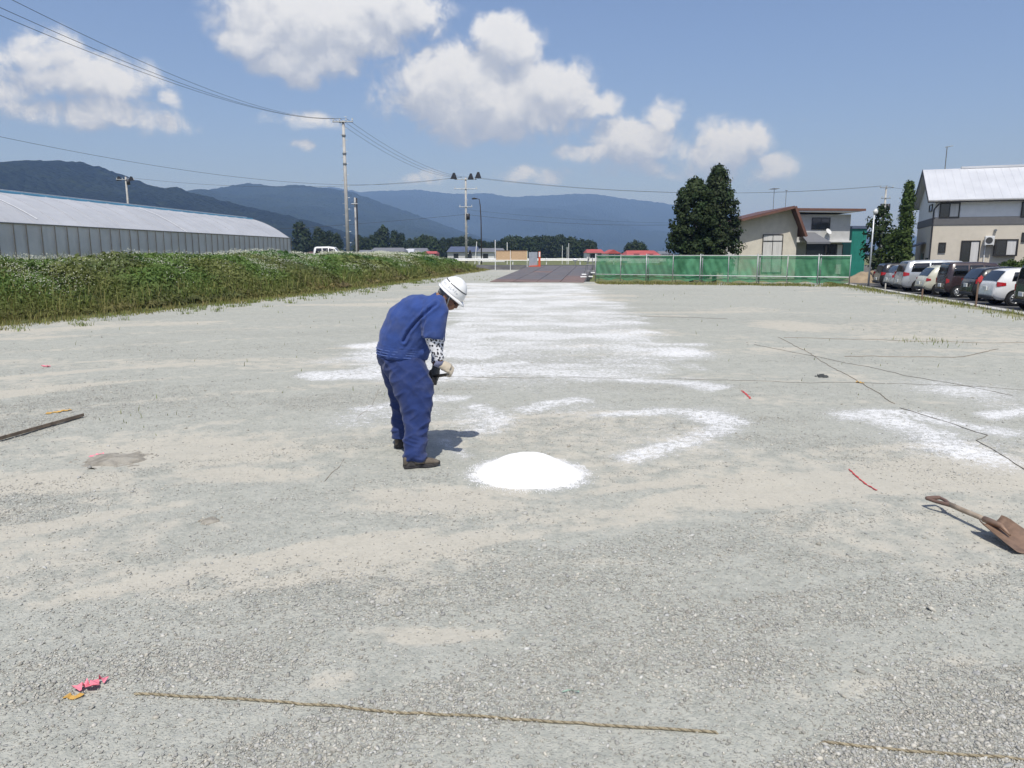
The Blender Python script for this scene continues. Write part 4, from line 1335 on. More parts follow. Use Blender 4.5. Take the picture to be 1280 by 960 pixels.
# ---------------------------------------------------------------- trees by the houses
def conprof(r):   return lambda t: r * (min(1.0, 1.9 * (1 - t)) ** .85) * (.72 + .28 * min(1, t * 5)) + .05
def ballprof(r):  return lambda t: r * max(.12, math.sin(math.pi * min(1, .12 + .88 * t)) ** .55)
def colprof(r):   return lambda t: r * (min(1, (1 - t) * 3.2) ** .7) * min(1, .55 + t * 2)
TY = 57.0
t1, t2 = P(901, 210, TY), P(869, 226, TY - .5)
make_tree('cedar_tree', 'taller dark evergreen with pointed top, touching the cream house roof', 'tree', (t1.x - .1, TY, -.5), t1.z + .5, .9, (lambda t: 1.42 * min(1.0, 1.55 * (1 - t)) ** .62 * (.75 + .25 * min(1, t * 5)) + .05), 400, 34, .17, 'conifer_leaf', 21, .16, 14, wob=.75)
make_tree('cedar_tree', 'broader bushy dark evergreen, shorter than the pointed one it leans on', 'tree', (t2.x - .05, TY - .8, -.5), t2.z + .5, .5, ballprof(1.72), 420, 34, .17, 'dark_leaf', 35, .15, 14, wob=.8)
q = P(1137, 229, 47.5)
make_tree('columnar_tree', 'narrow columnar green tree beside the two-storey house', 'tree', (q.x, 47.5, -.5), q.z + .5, .5, colprof(.37), 420, 22, .11, 'broad_leaf', 44, .09, 8)
q = P(1102, 262, 56)
make_tree('garden_tree', 'loose open-branched dark tree beside the lamp post', 'tree', (q.x, 56, -.5), q.z + .5, 1.1, ballprof(1.25), 85, 18, .19, 'dark_leaf', 52, .08, 16, wob=.5)
q = P(1122, 290, 53)
make_tree('garden_tree', 'low green shrub tree at the foot of the columnar tree', 'tree', (q.x, 53, -.5), q.z + .5, .2, ballprof(.95), 120, 20, .17, 'broad_leaf', 57, .06, 10, wob=.4)
for i, (px, py, yy_, r, lab) in enumerate(((1262, 329, 44.5, .8, 'round clipped green shrub against the beige wall'), (1283, 327, 43.6, .8, 'green shrub under the bay window beside the clipped shrub'))):
    q = P(px, py, yy_)
    make_tree('shrub', lab, 'shrub', (q.x, yy_, -.36), q.z + .36, .1, ballprof(r), 110, 18, .12, 'broad_leaf', 60 + i, .03, 6)

# ================================================================ NET FENCE
def net_material():
    m = bpy.data.materials.new('green_net')
    m.use_nodes = True
    t = m.node_tree; k = NT(t)
    bs = t.nodes['Principled BSDF']
    co = k.n('ShaderNodeTexCoord').outputs['Object']
    nz = k.noise(k.map(co, (1, 1, .7)), 1.4, 4.0, .6)
    k.put(bs.inputs['Base Color'], k.mix(k.ramp(nz, .3, .7), (.075, .27, .13, 1), (.14, .42, .23, 1)))
    bs.inputs['Roughness'].default_value = .7
    tl = k.n('ShaderNodeBsdfTranslucent'); tl.inputs[0].default_value = (.08, .30, .13, 1)
    m0 = k.n('ShaderNodeMixShader'); m0.inputs[0].default_value = .35
    k.put(m0.inputs[1], bs.outputs[0]); k.put(m0.inputs[2], tl.outputs[0])
    tr = k.n('ShaderNodeBsdfTransparent')
    mx = k.n('ShaderNodeMixShader')
    k.put(mx.inputs[0], k.ramp(nz, .25, .75, out=(.66, .90)))
    k.put(mx.inputs[1], tr.outputs[0]); k.put(mx.inputs[2], m0.outputs[0])
    k.put(t.nodes['Material Output'].inputs[0], mx.outputs[0])
    MATS['green_net'] = m
net_material()
mat('fence_pipe', (.36, .38, .39), .5, .5, var=.15, scale=5)
A, B = G(744, 351), G(1061, 356)
fence = empty('net_fence', (A.x, A.y, 0), math.atan2(B.y - A.y, B.x - A.x), 'long low pipe fence hung with green net in front of the houses', 'fence')
FLEN = (B - A).length
NB = 9
FH = 1.62
for i in range(NB + 1):
    x = FLEN * i / NB
    big = i % 2 == 0
    MB().tube([(x, 0, -.15), (x, 0, FH + (.10 if big else .06))], .034 if big else .022, 8).build('post', 'fence_pipe', fence, True)
    if big and 0 < i < NB:
        MB().tube([(x + .12, .03, -.1), (x + .12, .03, FH + .08)], .030, 8).build('post', 'galv_dark', fence, True)
    MB().tube([(x, .05, 1.0), (x + .03, .75, .02)], .02, 6).build('prop', 'galv_dark', fence)
for i in range(NB):
    xa, xb = FLEN * i / NB + .03, FLEN * (i + 1) / NB - .03
    for z in (FH, .42):
        MB().tube([(xa, -.035, z), (xb, -.035, z)], .027, 6).build('rail', 'fence_pipe', fence)
    ph = i * 2.1
    def nf(u, v):
        x = xa + (xb - xa) * u
        wv = .05 * math.sin(u * 5 + ph + v * 2) + .035 * math.sin(u * 13 + ph * 2 - v * 5) + .03 * math.sin(u * 23 + v * 9 + ph)
        return (x, .045 + wv * math.sin(math.pi * min(1, v * 1.1)), .10 + (FH - .02 - .10) * v + (.05 * math.sin(u * 9 + ph)) * (1 - v))
    V, F = sheet(nf, 26, 12)
    me = bpy.data.meshes.new('net'); me.from_pydata(V, [], F); me.polygons.foreach_set('use_smooth', [True] * len(me.polygons))
    link('net', me, 'green_net', fence)

# stacked pipe barrier at the gate end of the fence
q = G(734, 349)
bar = empty('pipe_barrier', (q.x, q.y - .3, 0), 0, 'folded pipe barrier with white feet leaning at the gate end of the net fence', 'barrier')
for (xa, xb, h) in ((-.35, .10, 1.65), (-.15, .12, 1.7), (.25, .32, 1.5), (.05, .45, 1.25)):
    MB().tube([(xa, 0, .0), (xb, .1, h)], .022, 6).build('upright', 'galv_dark', bar)
for z in (.55, 1.0, 1.4):
    MB().tube([(-.1, .02, z), (.45, .06, z + .02)], .018, 6).build('crossbar', 'galv_dark', bar)
mat('white_plastic', (.80, .80, .79), .4)
for (x, z, w) in ((-.42, .30, .32), (-.5, .14, .42), (.2, .42, .35), (.05, .16, .3)):
    MB().bevbox(x, x + w, -.12, .12, z, z + .07, .02).build('foot', 'white_plastic', bar)

# ================================================================ THINGS BY THE ROAD
mat('plywood', (.52, .36, .22), .8, var=.12, scale=3, stretch=(1, 1, 6))
mat('ply_edge', (.16, .10, .06), .8)
mat('yellow', (.65, .50, .05), .6)
BYY = 79.0
def bp(px, py, Y=BYY): return P(px, py, Y)
a, b = bp(620, 325), bp(659, 313)
bo = empty('plywood_board', (a.x, BYY, .2), 0, 'two plywood panels mounted on thin posts beside the exit road', 'board')
w = b.x - a.x
for i in range(2):
    MB().box(w * i / 2 + .01, w * (i + 1) / 2 - .01, -.02, .02, a.z - .2, b.z - .2 - .08).build('panel', 'plywood', bo)
MB().box(-.02, w + .02, -.035, .035, b.z - .28 + .002, b.z - .2).build('top_rail', 'ply_edge', bo)
MB().box(w - .06, w + .0, -.045, -.022, a.z - .2, b.z - .285).build('edge_strip', 'yellow', bo)
for (px, top, r) in ((619, 300, .04), (638, 313, .03), (659, 314, .03)):
    p = bp(px, top)
    MB().tube([(p.x - a.x, -.06, -.5), (p.x - a.x, -.06, p.z - .2)], r, 6).build('post', 'white_plastic', bo)
a, b = bp(661, 331, 78), bp(676, 315, 78)
mat('panel_grey', (.33, .36, .40), .5, .2)
mat('barrier_orange', (.62, .10, .04), .5)
mp = empty('metal_panel', (a.x, 78, .1), 0, 'grey metal sheet standing in an orange barrier beside the exit road', 'panel')
w = b.x - a.x
MB().box(0, w * .72, -.03, .03, .25, b.z - .1).build('sheet', 'panel_grey', mp)
m = MB(); m.prism([(-.1, 0), (w, 0), (w, .3), (w * .8, .42), (.1, .36), (-.1, .25)], -.25, -.05); m.build('barrier_foot', 'barrier_orange', mp)
MB().box(w * .80, w * .98, -.15, .0, .3, b.z - .05).build('barrier_post', 'barrier_orange', mp)
MB().box(w * .83, w * .95, -.16, -.151, b.z - .6, b.z - .1).build('reflector', 'white_plastic', mp)
# guard rail
gr = empty('guard_rail', (0, 89.2, .4), 0, 'long white guard rail along the far side of the road', 'guard rail')
m = MB()
prof = [(-.02, .42), (.05, .48), (.0, .56), (.05, .64), (-.02, .70)]
for s in range(14):
    m = MB()
    x0, x1 = -32 + s * 4, -32 + s * 4 + 3.98
    V = [(x, -p[0] - .08, p[1] + .02) for x in (x0, x1) for p in prof]
    V += [(x, -p[0] - .05, p[1] + .02) for x in (x0, x1) for p in prof]
    m.add(V, [(i, i + 1, i + 6, i + 5) for i in range(4)] + [(i + 11, i + 10, i + 15, i + 16) for i in range(4)] + [(4, 14, 19, 9), (0, 5, 15, 10)])
    m.build('beam', 'white_plastic', gr)
    MB().tube([(x0 + .1, .03, -.2), (x0 + .1, .03, .78)], .06, 8).build('post', 'white_plastic', gr)
q = P(719, 327, 84)
o = MB().tube([(0, 0, -.5), (0, 0, -.02), (0, 0, .1), (0, 0, .25), (0, 0, .3)], [.03, .04, .26, .24, .05], 12).build('road_marker', 'white_plastic', None, True)
o.location = (q.x, 84, .85)
tag(o, 'small round white marker standing in front of the guard rail', 'marker')
for i, (px, top, Y, lab) in enumerate(((596, 302, 92, 'leaning thin white pole beside the street lamp'), (703, 307, 130, 'thin white snow pole standing a little apart before the dark trees'),
                                       (709, 309, 130, 'short thin snow pole with blunt top before the dark trees'), (711, 304, 132, 'tallest thin white snow pole before the dark trees'), (634, 303, 96, 'thin pale pole standing behind the plywood board'))):
    q = P(px, top, Y)
    o = MB().tube([(-.35 if i == 0 else 0, 0, -.5 - q.z + q.z), (0, 0, q.z)], .045, 6).build('snow_pole', 'white_plastic')
    o.location = (q.x, Y, 0)
    tag(o, lab, 'pole')

# ================================================================ FAR HOUSES
def far_house(px0, px1, py_eave, py_ridge, Y, wall, roof, label, gable=False, dep=9.0):
    a, b = P(px0, py_eave, Y), P(px1, py_ridge, Y)
    t = empty('far_house', ((a.x + b.x) / 2, Y, -.5), 0, label, 'house')
    hw = (b.x - a.x) / 2; ze, zr = a.z + .5, b.z + .5
    MB().box(-hw * .94, hw * .94, 0, dep, 0, ze).build('wall', wall, t)
    m = MB()
    if gable:
        m.prism([(-hw, ze + .0), (hw, ze + .0), (0, zr)], -.5, dep + .5)
    else:
        m.add([(-hw, -.6, ze), (hw, -.6, ze), (hw, dep + .6, ze), (-hw, dep + .6, ze), (-hw * .82, dep / 2, zr), (hw * .82, dep / 2, zr)],
              [(0, 1, 5, 4), (2, 3, 4, 5), (1, 2, 5), (3, 0, 4), (3, 2, 1, 0)])
    m.build('roof', roof, t)
    n = max(2, int(hw / 1.8))
    for i in range(n):
        x = -hw * .8 + 1.6 * hw * (i + .3) / n
        window(t, x, x + 1.2, .9, 2.0, 0, 1, None, .06)
    return t
far_house(461, 506, 314.5, 309.5, 230, 'white_wall', 'roof_grey', 'long low grey-roofed building before the dark conifers')
far_house(502, 517, 316, 311, 236, 'white_wall', 'roof_white', 'small pale-roofed house at the end of the long grey building')
far_house(506, 535, 315.5, 310, 262, 'grey_wall', 'roof_grey', 'low hipped grey-roofed house between the pale-roofed house and reddish shed')
far_house(445, 464, 316, 312.5, 240, 'white_wall', 'roof_grey', 'small grey-roofed house at the start of the long grey building')
far_house(528, 546, 317, 314, 236, 'roof_red', 'roof_red', 'low reddish shed before the tree line')
far_house(558, 600, 315, 308, 210, 'grey_wall', 'roof_blue', 'dark blue-roofed house behind the crossarm pole')
far_house(596, 632, 315, 310, 190, 'white_wall', 'roof_grey', 'grey-roofed house behind the street lamp')
far_house(733, 756, 316, 311.5, 200, 'white_wall', 'roof_red', 'small red-roofed house at the end of the dark wood')
far_house(757, 777, 317, 312, 180, 'cream_wall', 'roof_red', 'red-roofed house with pale gable behind the net fence', True)
far_house(783, 826, 319, 313, 170, 'white_wall', 'roof_red', 'long bright red-roofed house seen over the net fence')
far_house(824, 842, 318, 314, 190, 'grey_wall', 'roof_grey', 'grey house between red roof and dark evergreens')
far_house(381, 395, 317.5, 314.5, 220, 'cream_wall', 'roof_brown', 'small brownish house beyond the white van')

# ================================================================ FAR TREES
protos = []
for i, (pf, H) in enumerate(((conprof(2.6), 12), (conprof(3.2), 11), (ballprof(3.6), 9.5), (conprof(2.2), 13), (ballprof(3.0), 8.5))):
    t = make_tree('wood_tree', 'x', 'tree', (0, 0, -.5), H, .3, pf, 190, 9, .75, 'conifer_leaf' if i != 4 else 'dark_leaf', 90 + i, .22, 5, group='trees of the far wood', wob=.4)
    protos.append((t, H))
used = set()
def far_tree(px, top, Y, kind, label, group):
    q = P(px, top, Y)
    t, H = protos[kind]
    o = t if kind not in used else copy_tree(t)
    used.add(kind)
    s = (q.z + .5) / H
    o.location = (q.x, Y, -.5); o.scale = (s * random.uniform(.85, 1.2), s, s); o.rotation_euler = (0, 0, random.uniform(0, 6.28))
    o['label'] = label; o['group'] = group
for (px, top, kd, lab) in ((374, 281, 3, 'pointed dark conifer next to the greenhouse end'), (381, 288, 0, 'rounded dark conifer behind the pointed one at the greenhouse end'),
                           (397, 287, 3, 'tall thin conifer above the white van'), (403, 291, 0, 'conifer crowded beside the tall thin one above the white van'), (412, 291, 3, 'dark conifer between the white van and the tall pole'), (420, 294, 1, 'short conifer at the foot of the tall pole')):
    far_tree(px, top, 300, kd, lab, 'conifers near the greenhouse end')
for (px, top, kd) in ((449, 297, 1), (457, 298, 0), (464, 296, 3)):
    far_tree(px, top, 330, kd, 'dark conifer behind the small grey-roofed house beyond the bank', 'conifers behind the small grey house')
for (px, top, kd, lab) in ((479, 286, 1, 'broadest dark conifer towering over the long grey building'), (471, 292, 0, 'lower conifer leaning on the broadest one over the grey building'),
                           (493, 291, 3, 'slim conifer between the broadest one and the pale-roofed house'), (502, 294, 3, 'smaller slim conifer above the pale-roofed house')):
    far_tree(px, top, 320, kd, lab, 'conifers over the grey building')
def skyline(px): return np.interp(px, [505, 520, 532, 540, 560, 580, 600, 620, 646, 655, 665, 690, 700, 712, 722, 740, 745], [301, 302, 295, 299, 300, 298, 301, 302, 296, 302, 298, 296, 298, 297, 302, 303, 306])
px = 508.0
while px < 745:
    lab = 'dark tree in the far wood between the pole and the red roofs' if px > 605 else 'dark tree in the far wood behind the low roofs'
    far_tree(px, float(skyline(px)) + random.uniform(-1.5, 2.5), random.uniform(300, 380), random.choice((0, 1, 2, 3, 4, 0, 3)), lab, 'trees of the far wood' if px > 605 else 'trees behind the low roofs')
    px += random.uniform(3.6, 5.6)
for (px, top, kd) in ((787, 306, 2), (794, 303, 2), (801, 305, 4)):
    far_tree(px, top, 260, kd, 'dark round tree behind the long bright red roof', 'trees behind the red roof')
# ================================================================ CARS
mat('tyre', (.018, .018, .018), .9, var=.1)
mat('alloy', (.50, .51, .52), .35, .8)
mat('arch_black', (.008, .008, .008), .9)
mat('car_glass', (.010, .012, .014), .05, spec=.9)
mat('tail_red', (.36, .012, .015), .2, spec=.6)
mat('lamp_clear', (.62, .63, .64), .15, spec=.6)
mat('car_trim', (.03, .03, .032), .6)
mat('plate_white', (.70, .71, .68), .5)
def paint(name, col, metal=.0): mat(name, col, .28, metal, .03, 2.0, coat=.6)
paint('paint_white', (.74, .745, .74)); paint('paint_silver', (.46, .48, .50), .35); paint('paint_cream', (.58, .575, .47)); paint('paint_black', (.016, .016, .018)); paint('paint_wine', (.045, .030, .032), .1)
SPECS = {
 'hatch': dict(L=4.10, W=1.70, top=[(0, .42), (.02, .60), (.06, .82), (.12, .96), (.30, 1.24), (.46, 1.42), (.70, 1.49), (1.5, 1.53), (2.3, 1.47), (2.85, 1.16), (3.15, 1.00), (3.85, .86), (4.04, .66), (4.10, .40)],
               belt=.96, wheels=(.78, 3.35), r=.30, sw=[(.62, 1.25), (1.33, 2.15), (2.22, 2.72)], rg=(.14, .44), tl=(.10, .42, .78, .98)),
 'mpv': dict(L=4.60, W=1.70, top=[(0, .42), (.02, .62), (.05, .90), (.09, 1.05), (.22, 1.50), (.34, 1.66), (.60, 1.72), (2.0, 1.77), (3.0, 1.70), (3.65, 1.20), (3.9, 1.05), (4.4, .88), (4.55, .64), (4.6, .40)],
             belt=1.04, wheels=(.85, 3.72), r=.31, sw=[(.42, 1.35), (1.43, 2.35), (2.43, 3.30)], rg=(.10, .32), tl=(.05, .34, .86, 1.10)),
 'kei': dict(L=3.40, W=1.48, top=[(0, .40), (.02, .66), (.04, 1.0), (.06, 1.1), (.14, 1.58), (.22, 1.70), (.4, 1.74), (1.6, 1.76), (2.2, 1.70), (2.62, 1.25), (2.8, 1.06), (3.25, .90), (3.36, .66), (3.40, .40)],
             belt=1.02, wheels=(.55, 2.95), r=.27, sw=[(.28, .95), (1.03, 1.60), (1.68, 2.35)], rg=(.07, .20), tl=(.03, .16, .70, .95)),
 'round': dict(L=3.70, W=1.60, top=[(0, .42), (.03, .60), (.09, .80), (.16, .93), (.36, 1.22), (.55, 1.40), (.85, 1.49), (1.5, 1.52), (2.1, 1.44), (2.6, 1.12), (2.85, .98), (3.4, .86), (3.62, .66), (3.70, .40)],
               belt=.93, wheels=(.70, 3.05), r=.28, sw=[(.72, 1.05), (1.12, 1.72), (1.80, 2.42)], rg=(.18, .50), tl=(.10, .30, .70, .86)),
}
def car(kind, loc, rz, pm, label, group='cars parked above the kerb', plate=True, name='parked_car', hs=1.0):
    S = SPECS[kind]
    t = empty(name, loc, rz, label, 'car', group)
    L, W = S['L'], S['W']
    tx = [p[0] for p in S['top']]; tz = [p[1] * hs for p in S['top']]
    belt = S['belt'] * hs
    HT = max(tz)
    def sect(x):
        e = min(x, L - x)
        w = W / 2 * (1 - .20 * (1 - min(1, (e + .02) / .42)) ** 2.2)
        T = float(np.interp(x, tx, tz))
        zb = .24 + .10 * max(0, 1 - e / .25)
        Bz = min(belt, T - .03)
        up = max(0.0, (T - Bz) / (HT - belt))
        wr = w * (1 - .17 * up)
        return [(0, zb), (w * .9, zb), (w * .985, zb + .10), (w, zb + (Bz - zb) * .5), (w * .99, zb + (Bz - zb) * .82), (w * .965, Bz), (wr, T - .05 * min(1, up * 3) - .01), (wr * .84, T - .005), (wr * .45, T + .008), (0, T + .012)]
    def dense(S_):
        xs = sorted(set([round(v, 3) for v in list(np.linspace(0, L, 34)) + tx]))
        return xs
    xs = dense(S)
    V, F = [], []
    for x in xs:
        s = sect(x)
        ring = [(x, -y, z) for y, z in s] + [(x, y, z) for y, z in s[-2:0:-1]]
        V += ring
    m = 18
    for i in range(len(xs) - 1):
        for j in range(m):
            F.append((i * m + j, i * m + (j + 1) % m, (i + 1) * m + (j + 1) % m, (i + 1) * m + j))
    F.append(tuple(range(m - 1, -1, -1))); F.append(tuple((len(xs) - 1) * m + j for j in range(m)))
    me = bpy.data.meshes.new('body'); me.from_pydata(V, [], F)
    me.polygons.foreach_set('use_smooth', [len(p.vertices) == 4 for p in me.polygons]); me.update()
    body = link('body', me, pm, t)
    def patch(name, mtl, x0, x1, seg, t0, t1, out, n=8, parent=t, side=-1, skew=0.0):
        """a thin panel lying on the skin between section points seg and seg+1"""
        mb = MB(); up, dn = [], []
        for i in range(n + 1):
            row = []
            for tt in (t0, t1):
                x = x0 + (x1 - x0) * i / n + skew * (tt - t0) * (1 if i == 0 else (i / n < .5) * .5)
                a, b = sect(x)[seg], sect(x)[seg + 1]
                y, z = a[0] + (b[0] - a[0]) * tt, a[1] + (b[1] - a[1]) * tt
                row.append((x, side * (y + out), z + out * .25))
            up.append(row)
        Vv = [p for r in up for p in r] + [(p[0], p[1] - side * .012, p[2]) for r in up for p in r]
        o = 2 * (n + 1)
        Ff = []
        for i in range(n):
            q = [2 * i, 2 * i + 1, 2 * i + 3, 2 * i + 2]
            Ff += [tuple(q), tuple(o + k for k in q[::-1]), (q[0], q[3], o + q[3], o + q[0]), (q[2], q[1], o + q[1], o + q[2])]
        Ff += [(0, o, o + 1, 1), (2 * n, 2 * n + 1, o + 2 * n + 1, o + 2 * n)]
        mb.add(Vv, Ff)
        return mb.build(name, mtl, parent, True)
    for side in (-1, 1):
        for i, (a, b) in enumerate(S['sw']):
            patch('side_window', 'car_glass', a, b, 5, .10, .86, .008, 8, t, side, .14 if i == 0 else 0)
        patch('side_trim', 'car_trim', S['wheels'][0] + .38, S['wheels'][1] - .38, 1, .1, .95, .004, 8, t, side)
        for x in (S['sw'][1][0] + .02, S['sw'][2][0] + .02):
            patch('door_seam', 'car_trim', x - .012, x + .0, 3, -.6, 1.9, .0035, 1, t, side)
            s = sect(x + .10)[4]
            MB().bevbox(x + .06, x + .24, side * (s[0] + .01) - .02, side * (s[0] + .01) + .02, s[1] - .02, s[1] + .02, .008).build('door_handle', pm, t)
        for x in S['wheels']:
            wy = sect(x)[3][0]
            MB().disc((x, side * (wy - .045), S['r'] + .02), S['r'] * 1.20, 'y', .11, 28).build('wheel_arch', 'arch_black', t)
            wm = MB()
            ring = []
            rr_, cyw = S['r'], side * (wy - .07)
            prof = [(rr_ * .62, .095), (rr_ * .93, .10), (rr_, .07), (rr_, -.07), (rr_ * .62, -.09)]
            n = 26
            Vv = [(x + p[0] * math.cos(2 * math.pi * j / n), cyw + side * p[1], rr_ + p[0] * math.sin(2 * math.pi * j / n)) for j in range(n) for p in prof]
            q = len(prof)
            Ff = [(j * q + k, ((j + 1) % n) * q + k, ((j + 1) % n) * q + k + 1, j * q + k + 1) for j in range(n) for k in range(q - 1)]
            wh = MB().add(Vv, Ff).build('wheel', 'tyre', t, True)
            rim = MB()
            yo = cyw + side * .088
            for j in range(7):
                a = 2 * math.pi * j / 7
                rim.tube([(x, yo, rr_), (x + rr_ * .62 * math.cos(a), yo, rr_ + rr_ * .62 * math.sin(a))], [.05, .03], 4)
            rim.tube([(x + rr_ * .6 * math.cos(2 * math.pi * j / 24), yo, rr_ + rr_ * .6 * math.sin(2 * math.pi * j / 24)) for j in range(25)], .022, 5)
            rim.build('rim', 'alloy', wh, True)
        a, b, z0, z1 = S['tl']
        z0, z1 = z0 * hs, z1 * hs
        tl = MB()
        n = 6; Vv = []
        for i in range(n + 1):
            x = a + (b - a) * i / n
            for z in (z0 + (z1 - z0) * .25 * i / n, z1 - (z1 - z0) * .2 * i / n):
                s = sect(x)
                yv = float(np.interp(z, [p[1] for p in s[1:7]], [p[0] for p in s[1:7]]))
                Vv.append((x - .012, side * (yv + .012), z))
        inner = [(p[0] + .05, p[1] - side * .16, p[2]) for p in Vv]
        o = len(Vv); Ff = [(2 * i, 2 * i + 1, 2 * i + 3, 2 * i + 2) for i in range(n)]
        Ff += [tuple(o + k for k in f[::-1]) for f in Ff] + [(0, 1, o + 1, o), (2 * n, 2 * n + 1, o + 2 * n + 1, o + 2 * n)]
        Ff += [(2 * i, 2 * i + 2, o + 2 * i + 2, o + 2 * i) for i in range(n)] + [(2 * i + 1, 2 * i + 3, o + 2 * i + 3, o + 2 * i + 1) for i in range(n)]
        MB().add(Vv + inner, Ff).build('tail_light', 'tail_red', t)
        xm = S['sw'][2][1] + .02
        s = sect(xm)[5]
        MB().bevbox(xm - .05, xm + .08, side * (s[0] + .10) - .09, side * (s[0] + .10) + .09, s[1] + .02, s[1] + .18, .03).build('mirror', pm, t)
        xh = L - .38
        s = sect(xh)
        MB().bevbox(xh, xh + .26, side * s[3][0] * .86 - .12, side * s[3][0] * .86 + .12, .62 * hs, .78 * hs, .03).build('headlight', 'lamp_clear', t)
    def topglass(name, x0, x1, frac):
        mb = MB(); n = 8; Vv = []
        for i in range(n + 1):
            x = x0 + (x1 - x0) * i / n
            s = sect(x)
            for u in (-1, -.5, 0, .5, 1):
                yv = s[7][0] * u * frac
                z = float(np.interp(abs(yv), [s[9][0], s[8][0], s[7][0]], [s[9][1], s[8][1], s[7][1]]))
                Vv.append((x + (-.012 if x1 < L / 2 else .012), yv, z + .012))
        Ff = [(i * 5 + j, i * 5 + j + 1, i * 5 + j + 6, i * 5 + j + 5) for i in range(n) for j in range(4)]
        return mb.add(Vv, Ff).build(name, 'car_glass', t, True)
    topglass('rear_window', *S['rg'], 1.0)
    xa = [p[0] for p in S['top'] if p[1] * hs >= HT * .95][-1]
    xb = S['top'][9][0] if kind != 'kei' else S['top'][9][0]
    topglass('windscreen', xa + .08, xb - .03, 1.0)
    if plate:
        z = .52 * hs if kind != 'hatch' else .62
        MB().bevbox(-.045, .0, -.17, .17, z, z + .165, .008).build('number_plate', 'plate_white', t)
    MB().bevbox(-.035, .16, -W * .40, W * .40, .26, .40, .03).build('bumper_trim', 'car_trim', t)
    return t
RZC = math.radians(-10)
def kx(Y): return float(np.interp(Y, [21, 33, 43, 52], [16.2, 18.7, 20.6, 22.4]))
def park(kind, Y, pm, label, back=1.2, **kw):
    return car(kind, (kx(Y) + back, Y, -.36), RZC, pm, label, **kw)
park('kei', 28.2, 'paint_wine', 'dark car cut off beside the white hatchback', 1.6)
park('hatch', 31.1, 'paint_white', 'white hatchback with red tail lights parked above the kerb', 1.45)
park('hatch', 34.0, 'paint_black', 'black car parked between the white hatchback and the boxy dark van', 1.8)
park('kei', 36.7, 'paint_wine', 'boxy dark small van parked beside the cream car', 1.65, hs=.97)
park('round', 39.2, 'paint_cream', 'small cream rounded car parked beside the silver minivan', 1.5)
park('mpv', 42.1, 'paint_silver', 'silver minivan parked beside the small cream car', 1.3)
park('round', 44.8, 'paint_silver', 'pale car mostly hidden behind the silver minivan', 1.5)
park('mpv', 47.3, 'paint_black', 'dark car at the end of the row by the lamp post', 1.6, hs=.88)
q = P(412, 312, 84.3)
v = car('kei', (q.x - 1.75, 84.3, .4), 0, 'paint_white', 'white high-roofed minivan on the road beyond the weed bank', None, name='road_van', hs=1.18)
v.scale = (1.08, 1, 1)

# stakes at the yard edge
mat('stake_brown', (.20, .13, .09), .9); mat('stake_pale', (.50, .47, .42), .9); mat('ribbon_red', (.55, .06, .06), .6); mat('ribbon_pink', (.78, .24, .30), .6); mat('ribbon_orange', (.55, .33, .08), .6)
for (px, pb, pt, mt, rib, lab) in ((1152, 377, 361, 'stake_brown', 0, 'short brown wooden stake at the kerb by the cream car'), (1219.5, 384, 351, 'stake_brown', 1, 'brown wooden stake with red ribbon by the white hatchback'), (1106, 367, 354, 'stake_pale', 0, 'short pale stake at the kerb by the silver minivan')):
    b = G(px, pb, -.05); tp = P(px, pt, b.y)
    t = empty('marker_stake', (b.x, b.y, -.05), 0, lab, 'stake')
    H = tp.z + .05
    MB().tube([(0, 0, -.2), (0, 0, H - .03), (0, 0, H)], [.03, .03, .022], 6).build('shaft', mt, t)
    if rib:
        m = MB()
        for i in range(4):
            a = i * 1.6
            m.hexa([(-.05 + .02 * i, -.04, H - .02), (.06, -.05, H - .04), (.10 + .03 * math.sin(a), -.05, H + .10 + .03 * i), (.0 - .05 * math.cos(a), -.06, H + .12)],
                   [(-.05 + .02 * i, -.035, H - .02), (.06, -.045, H - .04), (.10 + .03 * math.sin(a), -.02, H + .10 + .03 * i), (.0 - .05 * math.cos(a), -.03, H + .12)])
        m.build('ribbon', 'ribbon_red', t)
# ================================================================ THE WORKER
def ellipsoid(mb, c, r, ax=None, nu=20, nv=12, vmin=-1.0):
    """ellipsoid with axes ax (3 unit vectors); vmin cuts off below that height fraction"""
    ax = ax or (Vector((1, 0, 0)), Vector((0, 1, 0)), Vector((0, 0, 1)))
    c = Vector(c)
    b = len(mb.v)
    lo = math.asin(vmin)
    for j in range(nv + 1):
        ph = lo + (math.pi / 2 - lo) * j / nv
        for i in range(nu):
            th = 2 * math.pi * i / nu
            mb.v.append(tuple(c + ax[0] * r[0] * math.cos(ph) * math.cos(th) + ax[1] * r[1] * math.cos(ph) * math.sin(th) + ax[2] * r[2] * math.sin(ph)))
    for j in range(nv):
        for i in range(nu):
            mb.f.append((b + j * nu + i, b + j * nu + (i + 1) % nu, b + (j + 1) * nu + (i + 1) % nu, b + (j + 1) * nu + i))
    mb.f.append(tuple(b + i for i in range(nu - 1, -1, -1)))
    return mb
